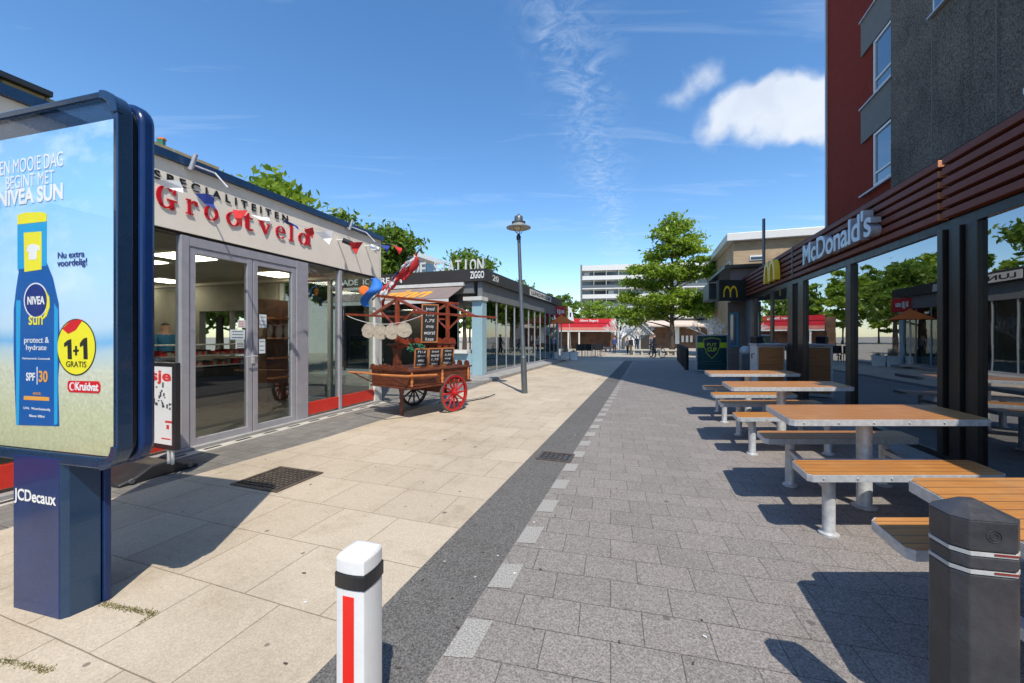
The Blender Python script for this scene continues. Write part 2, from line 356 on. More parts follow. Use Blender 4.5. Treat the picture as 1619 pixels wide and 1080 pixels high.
M['fabric_red'] = pbr('red canvas', (.55, .015, .03), .8, var=.1)
M['fabric_orange'] = pbr('orange canvas', (.80, .17, .02), .8, var=.1)
M['white_cloth'] = pbr('white cloth', (.72, .72, .72), .85)
M['blue_cloth'] = pbr('blue cloth', (.02, .045, .25), .8)
M['bright_blue'] = pbr('bright blue cloth', (.02, .16, .55), .7)
M['red_cloth'] = pbr('red cloth', (.6, .03, .03), .75)
M['planter'] = pbr('pale planter', (.72, .78, .78), .5, dirt=.2)
M['concrete'] = pbr('pale concrete', (.47, .44, .38), .8, var=.12, dirt=.3)
M['white_conc'] = pbr('white concrete', (.60, .60, .58), .7, var=.06, dirt=.15)
M['darkglass'] = pbr('dark windows', (.05, .06, .07), .1, spec=.9, var=.5, vs=.6)
M['interior'] = pbr('interior wall', (.30, .27, .22), .8)
M['ceil'] = pbr('ceiling tiles', (.5, .46, .38), .9)
M['intfloor'] = pbr('interior floor', (.14, .12, .10), .35)
M['darkint'] = pbr('dark interior', (.03, .027, .025), .7)
M['brownint'] = pbr('brown interior', (.13, .07, .04), .7, var=.5, vs=1.5)
M['skin'] = pbr('skin', (.48, .28, .2), .6)
M['hair'] = pbr('hair', (.03, .02, .015), .7)
M['lampglow'] = emis('ceiling light panel', (1, .92, .72), 9)
M['bark'] = pbr('bark', (.085, .065, .05), .9, var=.35, vs=8, bmp=.6, bs=20)
M['green_cloth'] = pbr('green', (.03, .16, .09), .7)
M['stripe'] = pbr('dirty reflective stripe', (.5, .5, .48), .4, dirt=.5, vs=12)
M['dark_red'] = pbr('worn dark red', (.22, .025, .015), .5, dirt=.4, vs=14)
M['glass'] = glassmat('shop glass', 1.75, (.80, .84, .82), 1.1, .05)
M['mcglass'] = glassmat('coated glass', 2.6, (.42, .43, .42), 1.85, .035)
M['tealglass'] = glassmat('teal glass', 2.2, (.55, .72, .70), 1.15, .06)
M['posterglass'] = glassmat('poster glass', 1.35, (.99, .99, .99), 1.0)
def plank():
    m, nt, b = newmat('orange planks')
    v = coords(nt, True, (1, 1, 1)); w_ = nt.nodes.new('ShaderNodeTexWave'); w_.wave_type = 'BANDS'; w_.bands_direction = 'Y'; w_.inputs['Scale'].default_value = 4.6
    w_.inputs['Distortion'].default_value = 0; w_.inputs['Detail'].default_value = 0; nt.links.new(v, w_.inputs['Vector'])
    gr = nnoise(nt, coords(nt, True, (1.5, 40, 40)), 3, 5, .6)
    o = mixrgb(nt, (.58, .25, .055), (.42, .165, .035), maprange(nt, gr, .35, .65))
    o = mixrgb(nt, o, (.62, .30, .09), maprange(nt, nnoise(nt, v, 5, 4), .5, .7, 0, .5))
    oi = nt.nodes.new('ShaderNodeObjectInfo')
    o = mixrgb(nt, o, mixrgb(nt, o, (.80, .78, .80), 1, 'MULTIPLY'), oi.outputs['Random'])
    gw = coords(nt, False); o = mixrgb(nt, o, (.34, .20, .11), maprange(nt, nnoise(nt, gw, 3.2, 8, .75), .54, .72, 0, .6))
    o = mixrgb(nt, o, (.60, .40, .20), maprange(nt, nnoise(nt, gw, 7.5, 6, .8), .60, .74, 0, .5))
    gap = maprange(nt, w_.outputs[1], .0, .035, 1, 0)
    o = mixrgb(nt, o, (.10, .045, .02), gap); nt.links.new(o, b.inputs['Base Color']); b.inputs['Roughness'].default_value = .42
    bump(nt, b, gap, -.3, .004); return m
M['plank'] = plank()
def brick(name, c1, c2, cm, bw=.22, rh=.065):
    m, nt, b = newmat(name); tc = nt.nodes.new('ShaderNodeTexCoord').outputs['Object']
    # use distance along the wall as x, height as y
    sp = nt.nodes.new('ShaderNodeSeparateXYZ'); nt.links.new(tc, sp.inputs[0]); ad = nt.nodes.new('ShaderNodeMath'); ad.operation = 'ADD'
    nt.links.new(sp.outputs[0], ad.inputs[0]); nt.links.new(sp.outputs[1], ad.inputs[1]); cb = nt.nodes.new('ShaderNodeCombineXYZ'); nt.links.new(ad.outputs[0], cb.inputs[0]); nt.links.new(sp.outputs[2], cb.inputs[1])
    br = nt.nodes.new('ShaderNodeTexBrick'); br.inputs['Scale'].default_value = 1; br.inputs['Brick Width'].default_value = bw; br.inputs['Row Height'].default_value = rh; br.inputs['Mortar Size'].default_value = .006
    nt.links.new(cb.outputs[0], br.inputs['Vector'])
    for k_, c_ in (('Color1', c1), ('Color2', c2), ('Mortar', cm)): br.inputs[k_].default_value = (*c_, 1)
    o = mixrgb(nt, br.outputs[0], mixrgb(nt, br.outputs[0], (.75, .72, .68), 1, 'MULTIPLY'), maprange(nt, nnoise(nt, tc, .9, 6), .45, .7))
    nt.links.new(o, b.inputs['Base Color']); b.inputs['Roughness'].default_value = .85; return m
M['yellowbrick'] = brick('yellow brick', (.50, .36, .22), (.42, .29, .17), (.38, .32, .24))
M['brownbrick'] = brick('brown brick', (.17, .13, .115), (.14, .105, .095), (.12, .11, .10))
M['towerwall'] = None
def pebble():
    m, nt, b = newmat('pebbledash'); v = coords(nt, True)
    n1 = nnoise(nt, v, 26, 3, .8); n2 = nnoise(nt, v, .7, 5, .6)
    o = mixrgb(nt, (.07, .058, .048), (.27, .235, .20), maprange(nt, n1, .36, .66))
    o = mixrgb(nt, o, mixrgb(nt, o, (.72, .72, .74), 1, 'MULTIPLY'), maprange(nt, n2, .45, .65))
    o = mixrgb(nt, o, mixrgb(nt, o, (.66, .65, .64), 1, 'MULTIPLY'), maprange(nt, nnoise(nt, coords(nt, True, (2.2, 2.2, .12)), 1.2, 6, .7), .5, .72)); nt.links.new(o, b.inputs['Base Color']); b.inputs['Roughness'].default_value = .9; b.inputs['Specular IOR Level'].default_value = .1; bump(nt, b, n1, .6, .02); return m
M['towerwall'] = pebble()
def leaf(name, c1, c2, c3):
    m, nt, b = newmat(name); nt.nodes.remove(b); out = nt.nodes['Material Output']
    ge = nt.nodes.new('ShaderNodeNewGeometry'); cr = nt.nodes.new('ShaderNodeValToRGB'); nt.links.new(ge.outputs['Random Per Island'], cr.inputs[0])
    cr.color_ramp.elements[0].color = (*c1, 1); cr.color_ramp.elements[1].color = (*c3, 1); e = cr.color_ramp.elements.new(.5); e.color = (*c2, 1)
    df = nt.nodes.new('ShaderNodeBsdfPrincipled'); df.inputs['Roughness'].default_value = .45; tl = nt.nodes.new('ShaderNodeBsdfTranslucent')
    nt.links.new(cr.outputs[0], df.inputs['Base Color']); hs = nt.nodes.new('ShaderNodeHueSaturation'); hs.inputs['Hue'].default_value = .485; hs.inputs['Value'].default_value = 1.5; nt.links.new(cr.outputs[0], hs.inputs['Color']); nt.links.new(hs.outputs[0], tl.inputs[0])
    mx = nt.nodes.new('ShaderNodeMixShader'); mx.inputs[0].default_value = .45; nt.links.new(df.outputs[0], mx.inputs[1]); nt.links.new(tl.outputs[0], mx.inputs[2]); nt.links.new(mx.outputs[0], out.inputs[0])
    return m
M['leaf'] = leaf('bright leaves', (.11, .20, .015), (.20, .31, .025), (.32, .42, .045))
M['leaf2'] = leaf('darker leaves', (.075, .14, .018), (.13, .22, .025), (.22, .32, .045))

# ------------------------------------------------------------------ ground
ST = Vector((.3265, .9452, 0)).normalized(); SP = Vector((ST.y, -ST.x, 0))
def sheet(name, pts, z, m):
    b = MB(); b.quad(*[Vector((x, y, z)) for x, y in pts]); o = b.build(name, m, origin=(0, 0, 0), recalc=False)
    if o.data.polygons[0].normal.z < 0: o.data.flip_normals()
    return struct(o)
sheet('ground', [(-400, -200), (400, -200), (400, 900), (-400, 900)], 0, M['plaza'])
def b1(d): return -.442 + .345 * (d - 2.557)
def b2(d): return b1(d) + .455
sheet('paved_street_right', [(b2(-8), -8), (12, -8), (16, 12), (19, 24), (b2(22), 22)], .004, M['grey_pav'])
sheet('dark_paving_strip', [(b1(-8), -8), (b2(-8), -8), (b2(22), 22), (b1(22), 22)], .004, M['dark_strip'])
lc = [(-6.5, -8), (-3.9, 1.9), (-3.24, 3.49), (-2.5, 5.2), (-1.96, 6.8), (-1.28, 9.2), (-.55, 12), (3.0, 22.2)]
sheet('pavement_left', lc + [(b1(22), 22), (b1(-8), -8)], .004, M['beige'])
sheet('shop_front_paving', [(-9, -8), (-6.5, -8), (-3.9, 1.9), (-3.24, 3.49), (-2.5, 5.2), (-1.96, 6.8), (-1.28, 9.2), (-.55, 12), (-2, 13.2), (-9, 16)], .004, M['shop_pav'])
mb = MB()
for i in range(-6, 44):
    d0 = 1.661 + i * .4645 * .985
    a = Vector((b2(d0) + .006, d0, .008)); v_ = Vector((.345, 1, 0)).normalized() * .232
    if d0 > 21: break
    mb.quad(a, a + Vector((.126, -.012, 0)), a + Vector((.126, -.012, 0)) + v_, a + v_)
struct(mb.build('dashed_marking', M['dash'], origin=(0, 0, 0), recalc=False))
for f in bpy.data.objects['dashed_marking'].data.polygons:
    if f.normal.z < 0: bpy.data.objects['dashed_marking'].data.flip_normals(); break

# drain covers
def grate(name, label, c, sx, sy, rz, kind):
    t = thing(name, label, 'drain cover', (c[0], c[1], .004))
    f = MB(); x = Vector((math.cos(rz), math.sin(rz), 0)); y = Vector((-math.sin(rz), math.cos(rz), 0)); c = Vector((c[0], c[1], .004))
    for s_ in (-1, 1):
        f.cbox(c + x * s_ * (sx / 2 - .015), .03, sy, .012, rz); f.cbox(c + y * s_ * (sy / 2 - .015), sx - .064, .03, .012, rz)
    f.build('frame', M['iron'], t)
    g = MB(); g.cbox(c + Vector((0, 0, .0)), sx - .07, sy - .07, .004, rz, 1)
    n = 9 if kind == 'wide' else 5
    for i in range(n):
        for j in range(n if kind == 'wide' else 3):
            px = (i + .5) / n - .5; ny = n if kind == 'wide' else 3; py = (j + .5) / ny - .5
            g.cbox(c + x * px * (sx - .1) + y * py * (sy - .1) + Vector((0, 0, .004)), (sx - .1) / n * .6, (sy - .1) / ny * .6, .006, rz, 0)
    g.build('grating', [M['iron'], M['blackpaint']], t)
grate('drain_cover', 'square rusty iron drain cover set in the beige slabs before the cream shop', G(441, 758).xy, .56, .52, -AST, 'wide')
grate('drain_cover', 'small black storm drain grate in the dark strip beside the dashed line', G(879, 723.5).xy, .38, .3, -AST, 'small')

# ------------------------------------------------------------------ advertising panel
WP = Wall((-1.783, 1.783), (.967, -.25), (-.25, -.967))
zt, zb = 2.475, .74
def rrect(u0, u1, z0, z1, r, n=7):
    pts = []
    for cx_, cz_, a0 in ((u1 - r, z1 - r, 0), (u0 + r, z1 - r, 90), (u0 + r, z0 + r, 180), (u1 - r, z0 + r, 270)):
        for i in range(n + 1):
            a = R(a0 + 90 * i / n); pts.append((cx_ + r * math.cos(a), cz_ + r * math.sin(a)))
    return pts
ad = thing('advertising_panel', 'tall navy illuminated street poster case on a navy foot at the left edge', 'poster case', WP.p(-.52, 0, -.08))
def shell(o0, o1, inset, name, m, bev=.012):
    b = MB(); pts = rrect(-1.3 + inset, 0 - inset, zb + inset, zt - inset, .11); b.prism([WP.p(u, z, o0) for u, z in pts], WP.n * (o1 - o0)); return b.build(name, m, ad, bevel=bev, smooth=40)
# the front shell is a ring round the poster
def ring(o0, o1, inset, name, m):
    b = MB(); A = rrect(-1.3, 0, zb, zt, .11); B = rrect(-1.3 + inset, -inset, zb + inset + .02, zt - inset, .07); n = len(A)
    vs = [WP.p(u, z, o0) for u, z in A] + [WP.p(u, z, o1) for u, z in A] + [WP.p(u, z, o1 - .004) for u, z in B] + [WP.p(u, z, o0) for u, z in B]
    fs = []
    for i in range(n):
        j = (i + 1) % n
        for k in range(3): fs.append((k * n + i, k * n + j, (k + 1) * n + j, (k + 1) * n + i))
        fs.append((3 * n + i, 3 * n + j, j, i))
    b.add(vs, fs); return b.build(name, m, ad, bevel=.006, smooth=35)
ring(-.065, 0, .032, 'front_frame', M['navy2'])
shell(-.092, -.066, .02, 'core', M['blackpaint'], .002)
shell(-.16, -.094, 0, 'rear_case', M['navy'], .018)
# steel coloured corner brackets of the frame
for zz_, s_ in ((zb, 1), (zt, -1)):
    b = MB(); n = 8; r0 = .11; pts = []
    cz = zz_ + s_ * r0; 
    a_out = [( -r0 + (r0 + .003) * math.cos(R(90 * i / n)), cz - s_ * (r0 + .003) * math.sin(R(90 * i / n))) for i in range(n + 1)]
    a_in = [(-r0 + (r0 - .037) * math.cos(R(90 * i / n)), cz - s_ * (r0 - .037) * math.sin(R(90 * i / n))) for i in range(n + 1)]
    b.prism([WP.p(u, z, -.02) for u, z in a_out + a_in[::-1]], WP.n * .0235)
    b.build('corner_bracket', M['navy2'], ad, bevel=.003)
def postermat():
    m, nt, b = newmat('printed poster'); tc = nt.nodes.new('ShaderNodeTexCoord').outputs['Object']; sp = nt.nodes.new('ShaderNodeSeparateXYZ'); nt.links.new(tc, sp.inputs[0])
    ns = nnoise(nt, tc, 2.2, 6, .6); z = nt.nodes.new('ShaderNodeMath'); z.operation = 'MULTIPLY_ADD'; nt.links.new(ns, z.inputs[0]); z.inputs[1].default_value = .10; nt.links.new(sp.outputs[2], z.inputs[2])
    cr = nt.nodes.new('ShaderNodeValToRGB'); f = maprange(nt, z.outputs[0], .74 + .05, 2.475 + .05); nt.links.new(f, cr.inputs[0]); e = cr.color_ramp.elements
    e[0].position = 0; e[0].color = (.40, .41, .24, 1); e[1].position = 1; e[1].color = (.16, .40, .78, 1)
    for p_, c_ in ((.14, (.48, .50, .32)), (.26, (.55, .58, .46)), (.31, (.40, .55, .62)), (.335, (.17, .42, .68)), (.38, (.45, .62, .74)), (.5, (.42, .66, .86)), (.75, (.24, .55, .88))):
        x = e.new(p_); x.color = (*c_, 1)
    cl = maprange(nt, nnoise(nt, coords(nt, True, (1, 1, 1.8)), 3.0, 7, .6), .48, .72, 0, .65)
    up = maprange(nt, f, .36, .5); mm = nt.nodes.new('ShaderNodeMath'); mm.operation = 'MULTIPLY'; nt.links.new(cl, mm.inputs[0]); nt.links.new(up, mm.inputs[1])
    o = mixrgb(nt, cr.outputs[0], (.66, .78, .88), mm.outputs[0])
    sd = maprange(nt, nnoise(nt, tc, 60, 4, .7), .35, .65, .85, 1.1); cb = nt.nodes.new('ShaderNodeCombineColor')
    for i in range(3): nt.links.new(sd, cb.inputs[i])
    o = mixrgb(nt, o, mixrgb(nt, o, cb.outputs[0], 1, 'MULTIPLY'), maprange(nt, f, .25, .3, 1, 0))
    nt.links.new(o, b.inputs['Base Color']); b.inputs['Roughness'].default_value = .5
    nt.links.new(o, b.inputs['Emission Color']); b.inputs['Emission Strength'].default_value = .10
    return m
PO = -.02
b = MB(); pts = rrect(-1.264, -.036, zb + .056, zt - .036, .066); lowp = [(u, min(z, zt - .125)) for u, z in pts]; b.prism([WP.p(u, z, PO - .01) for u, z in lowp], WP.n * .01); poster = b.build('poster', postermat(), ad)
b = MB(); b.wb(WP, -1.264, -.036, zt - .1245, zt - .034, -.034, -.022); b.build('top_strip', M['navy2'], ad)
b = MB(); b.prism([WP.p(u, z, -.008) for u, z in pts], WP.n * .002); b.build('glass_pane', M['posterglass'], ad)
def P2(px, py, off): u = WP.u(px, off); return WP.p(u, WP.z(px, py, off), off)
def pflat(pts, off, k, b): b.prism([P2(x, y, off) for x, y in pts], WP.n * -.001, k)
def pm(name, c, e=.05):
    m, nt, b_ = newmat(name); b_.inputs['Base Color'].default_value = (*c, 1); b_.inputs['Roughness'].default_value = .5
    n = nnoise(nt, coords(nt, True), 9, 4); o = mixrgb(nt, tuple(x * .93 for x in c), tuple(min(1, x * 1.07) for x in c), n); nt.links.new(o, b_.inputs['Base Color']); return m
mw, mbl, mye, mre, mbk, mdb, mor, mcy = pm('print white', (.8, .82, .82)), pm('print blue', (.005, .10, .36)), pm('print yellow', (.85, .78, .03)), pm('print red', (.65, .01, .02)), pm('print black', (.02, .02, .02)), pm('print navy', (.01, .03, .2)), pm('print orange', (.8, .38, .06)), pm('print cyan', (.02, .36, .68))
pal = [mw, mbl, mye, mre, mbk, mdb, mor, mcy]
# bottle
b = MB()
lft = [(28, 420), (30, 430), (26, 455), (22, 490), (22, 560), (26, 672)]
rgt = [(94, 674), (92, 600), (95, 560), (93, 480), (84, 440), (74, 415)]
pflat(lft + rgt, -.0185, 1, b)
pflat([(26, 475), (33, 475), (30, 672), (26, 672)], -.0178, 7, b)
pflat([(86, 480), (92, 490), (91, 670), (86, 672)], -.0178, 7, b)
b.build('bottle_print', pal, poster)
b = MB(); pflat([(28, 352), (74, 347), (74, 420), (28, 426)], -.0184, 7, b); pflat([(28, 340), (40, 336), (66, 335), (74, 338), (74, 350), (28, 355)], -.0176, 2, b); b.build('cap_print', pal, poster)
b = MB(); pflat([(38, 368), (66, 366), (66, 426), (39, 430)], -.0176, 2, b)
pflat([(44, 389), (49, 386), (55, 386), (61, 388), (63, 395), (58, 397), (58, 410), (46, 411), (46, 398), (42, 398)], -.0168, 0, b)
b.build('label_print', pal, poster)
def ell(cx, cy, rx, ry, off, k, b, n=28): pflat([(cx + rx * math.cos(2 * PI * i / n), cy + ry * math.sin(2 * PI * i / n)) for i in range(n)], off, k, b)
b = MB(); ell(57, 475, 19, 28, -.0176, 0, b); ell(57, 475, 17.5, 26, -.0168, 5, b)
pflat([(70, 455), (78, 470), (79, 485), (74, 500), (66, 507), (73, 490), (74, 470)], -.0172, 2, b)
b.build('round_logo_print', pal, poster)
def ptext(body, x0, x1, y0, y1, off, k, bold=0, par=None, name='lettering', shear=0):
    bb = MB(); u0 = WP.u(x0, off); u1 = WP.u(x1, off); za = WP.z(x0, y0, off); zz_ = WP.z(x0, y1, off)
    bb.text(body, WP.p(u0, zz_, off), WP.s * (u1 - u0), (0, 0, za - zz_), WP.n * .0008, bold, shear); return bb.build(name, pal[k], poster)
ptext('NIVEA', 44, 71, 469, 482, -.0162, 0, .03)
ptext('sun', 46, 68, 500, 514, -.0176, 2, .01)
ptext('protect &', 39, 78, 533, 545, -.0176, 0)
ptext('hydrate', 42, 74, 545, 556, -.0176, 0)
ptext('Hydraterende Zonnemelk', 36, 80, 565, 569, -.0176, 0)
ptext('SPF', 42, 56, 589, 602, -.0176, 0, .02); ptext('30', 62, 76, 586, 604, -.0176, 6, .02)
b = MB(); pflat([(58.5, 580), (59.5, 580), (59.5, 608), (58.5, 608)], -.0176, 0, b); pflat([(38, 626), (78, 628), (78, 634), (38, 632)], -.0176, 6, b); b.build('bar_print', pal, poster)
ptext('HOOG', 53, 65, 620, 624, -.0176, 6); ptext('UVA   Waterbestendig', 38, 80, 643, 648, -.0176, 0); ptext('Nieuw 400ml', 47, 71, 655, 659, -.0176, 0)
ptext('EEN MOOIE DAG', -6, 100, 257, 279, -.0176, 0, -.004)
ptext('BEGINT MET', 10, 86, 280, 300, -.0176, 0, -.004)
ptext('NIVEA SUN', -2, 100, 303, 328, -.0176, 0, .035)
ptext('Nu extra', 92, 134, 399, 409, -.0176, 5, .012); ptext('voordelig!', 91, 138, 411, 425, -.0176, 5, .012)
b = MB(); ell(121, 549, 31, 45, -.0183, 4, b, 36); ell(121, 549, 29.5, 43, -.0178, 2, b, 36)
pflat([(99, 520), (112, 507), (126, 505), (131, 506), (120, 522), (108, 528)], -.0171, 3, b); b.build('sticker_print', pal, poster)
b = MB()
for x_ in (102, 127): pflat([(x_ + 5, 538 - (x_ - 102) * .1), (x_ + 11, 536 - (x_ - 102) * .1), (x_ + 12, 568), (x_ + 5.5, 568), (x_ + 5, 546), (x_, 549), (x_ - .5, 543)], -.0170, 4, b)
pflat([(116, 553), (125, 552.5), (125, 556), (116, 556.5)], -.0170, 4, b); pflat([(119, 547), (122, 547), (122, 562), (119, 562)], -.0168, 4, b); b.build('digits_print', pal, poster)
ptext('GRATIS', 105, 137, 571, 580, -.0170, 4)
b = MB(); pflat([(109, 602), (156, 603), (159, 608), (159, 617), (156, 622), (110, 620), (107, 615), (107, 606)], -.0178, 3, b); ell(114.5, 611, 4.5, 6.5, -.0171, 0, b, 16); ell(115.2, 611, 3.1, 5, -.0165, 3, b, 16); b.build('shop_badge_print', pal, poster)
ptext('Kruidvat', 120, 156, 604, 617, -.0170, 0, .03)
# foot
f0 = Vector((-2.48, 1.964, 0)); f1 = Vector((-2.125, 1.871, 0)); dn = -WP.n * .14
b = MB(); b.box(f0, (f1 - f0) * .93, dn, (0, 0, .77)); foot = b.build('foot', M['navy'], ad, bevel=.006)
b = MB(); e = (f1 - f0).normalized(); b.prism([f1 - (f1 - f0) * .068, f1 + e * -.004 + dn * .18, f1 + dn * .95 + e * .02, f1 - (f1 - f0) * .068 + dn * .95], (0, 0, .77)); b.build('foot_side', M['navy2'], ad, bevel=.004)
b = MB(); b.box(f0 - e * .0 - WP.n * .14, (f1 - f0) * 1.08, -WP.n * .03, (0, 0, .76)); b.build('foot_rear_plate', M['navy'], ad, bevel=.004)
WF = Wall(f0, (f1 - f0), (-.25, -.967))
b = MB(); b.wtext(WF, 'JCDecaux', 23, 89, 771, 795, .0015, .001, .02); b.build('lettering', M['white_paint'], ad)

# ------------------------------------------------------------------ Grootveld shop
WG = Wall((-3.27, 6.34), (math.sin(R(16.8)), math.cos(R(16.8))), (math.cos(R(16.8)), -math.sin(R(16.8))))
ZF0, ZF1 = 2.56, 3.33
uE = WG.u(603); uS = -12.0; DEP = 7.5
shop = thing('shop_building', 'low shop with cream fascia, blue roof edge and grey framed glass front', 'shop', WG.p(0, 0, -3))
b = MB(); b.wb(WG, uS, uE, ZF0, ZF1, -.22, 0); fascia = b.build('fascia', M['cream'], shop, bevel=.004)
b = MB(); b.wb(WG, uS, uE + .04, ZF1, ZF1 + .09, -.35, .05); b.wb(WG, uS, uE + .04, ZF1 + .005, ZF1 + .085, -DEP, -.352); b.build('roof_edge', M['roof_blue'], shop)
b = MB(); b.wb(WG, uS, uE - .1, ZF0 + .06, ZF0 + .16, -DEP + .02, -.25); b.build('ceiling', M['ceil'], shop)
b = MB(); b.wb(WG, uS, uE, ZF0 - .03, ZF0 - .002, -.16, -.01); b.build('soffit_trim', M['bronze'], shop)
b = MB(); b.wb(WG, uS, uE, .002, .03, -DEP, -.02); b.build('shop_floor', M['intfloor'], shop)
# rear wall with a window opening
b = MB(); wu0, wu1 = WG.u(322, -DEP), WG.u(398, -DEP)
b.wb(WG, uS, uE, .03, 2.62, -DEP, -DEP + .15)
b.build('rear_wall', M['interior'], shop)
b = MB(); b.wb(WG, uS - .2, uS - .002, 0, 3.3, -DEP, 0); b.build('side_wall', M['cream'], shop)
# end wall: solid fascia, glass and posts
WE = Wall(WG.p(uE).xy, (-WG.n.x, -WG.n.y), (WG.s.x, WG.s.y))
b = MB(); b.wb(WE, .222, DEP, ZF0, ZF1, -.2, 0); b.build('end_fascia', M['cream'], shop)
b = MB(); e0, e1 = WE.u(402), WE.u(326)
for a0, a1, z0, z1 in ((2.6, e0, .03, ZF0 - .004), (e1, DEP, .03, ZF0 - .004), (e0, e1, .03, .9), (e0, e1, 1.95, ZF0 - .004)): b.wb(WE, a0, a1, z0, z1, -.15, 0)
b.wb(WE, WE.u(374), WE.u(371), .9, 1.95, -.12, -.02); b.build('end_wall', M['interior'], shop)
b = MB(); b.wb(WG, -2.4, uE - .3, 2.0, 2.25, -DEP + .16, -DEP + .5); b.build('wall_shelf', M['white_dirty'], shop)
for u_ in (1.2, 2.5): b = MB(); b.wb(WE, u_, u_ + .08, .03, ZF0 - .004, -.08, 0); b.build('end_post', M['white_dirty'], shop)
b = MB(); b.wb(WE, .12, 2.5, .05, ZF0 - .004, -.05, -.044); b.build('end_glass', M['glass'], shop)
b = MB(); b.wb(WG, WG.u(593), uE + .01, .02, ZF0 - .004, -.14, .01); b.build('corner_post', M['white_dirty'], shop, bevel=.004)
# shopfront frames
FZ = ZF0 - .035
posts = [(287, 300, 'alu'), (470, 488, 'alu'), (537.5, 541.5, 'alu')]
for x0, x1, mk in posts:
    b = MB(); b.wb(WG, WG.u(x0), WG.u(x1), .05, FZ, -.1, -.0); b.build('frame_post', M[mk], shop, bevel=.004)
b = MB(); b.wb(WG, WG.u(300) + .002, WG.u(470) - .002, FZ - .11, FZ - .002, -.09, -.004); b.build('door_header', M['alu'], shop, bevel=.003)
for x0, x1, flip in ((300.5, 401, 0), (401.6, 469.5, 1)):
    u0, u1 = WG.u(x0), WG.u(x1); w0, w1 = (.075, .075)
    b = MB(); b.wb(WG, u0 + .004, u0 + w0, .03, FZ - .114, -.075, -.012); b.wb(WG, u1 - w1, u1 - .004, .03, FZ - .114, -.075, -.012)
    b.wb(WG, u0 + w0, u1 - w1, .03, .13, -.072, -.014); b.wb(WG, u0 + w0, u1 - w1, FZ - .19, FZ - .114, -.072, -.014)
    dr = b.build('door', M['alu'], shop, bevel=.003)
    b = MB(); b.wb(WG, u0 + w0, u1 - w1, .13, FZ - .19, -.045, -.04); b.build('door_glass', M['glass'], dr)
    if flip:
        b = MB(); b.tube([WG.p(u0 + .01, 1.08, -.01), WG.p(u0 + .01, 1.08, .05), WG.p(u0 - .16, 1.08, .05)], .009); b.wb(WG, u0 - .02, u0 + .02, .98, 1.16, -.011, 0); b.build('handle', M['galv'], dr)
# glazing
gl = [(uS, WG.u(287)), (WG.u(488), WG.u(537.5)), (WG.u(541.5), WG.u(593))]
for a0, a1 in gl:
    b = MB(); b.wb(WG, a0, a1, .28, FZ, -.05, -.044); b.build('window_glass', M['glass'], shop)
    b = MB(); b.wb(WG, a0, a1 - .001, .085, .28, -.09, -.02); b.build('red_kick_panel', M['red_base'], shop)
b = MB(); b.wb(WG, uS, uE, .004, .05, -.14, .06); b.build('threshold', M['kerb'], shop, bevel=.004)
b = MB(); b.wb(WG, -3.5, uE, .004, .012, .061, .20); b.build('drain_channel', M['concrete'], shop)
for i in range(14):
    u_ = -3.3 + i * .4; b = MB(); b.wb(WG, u_, u_ + .2, .0121, .015, .10, .15); b.build('drain_slot', M['blackpaint'], shop)
for i in range(3):
    uu = WG.u(287) - 2.2 - i * 2.4; b = MB(); b.wb(WG, uu, uu + .1, .05, FZ, -.1, 0); b.build('frame_post', M['alu'], shop)
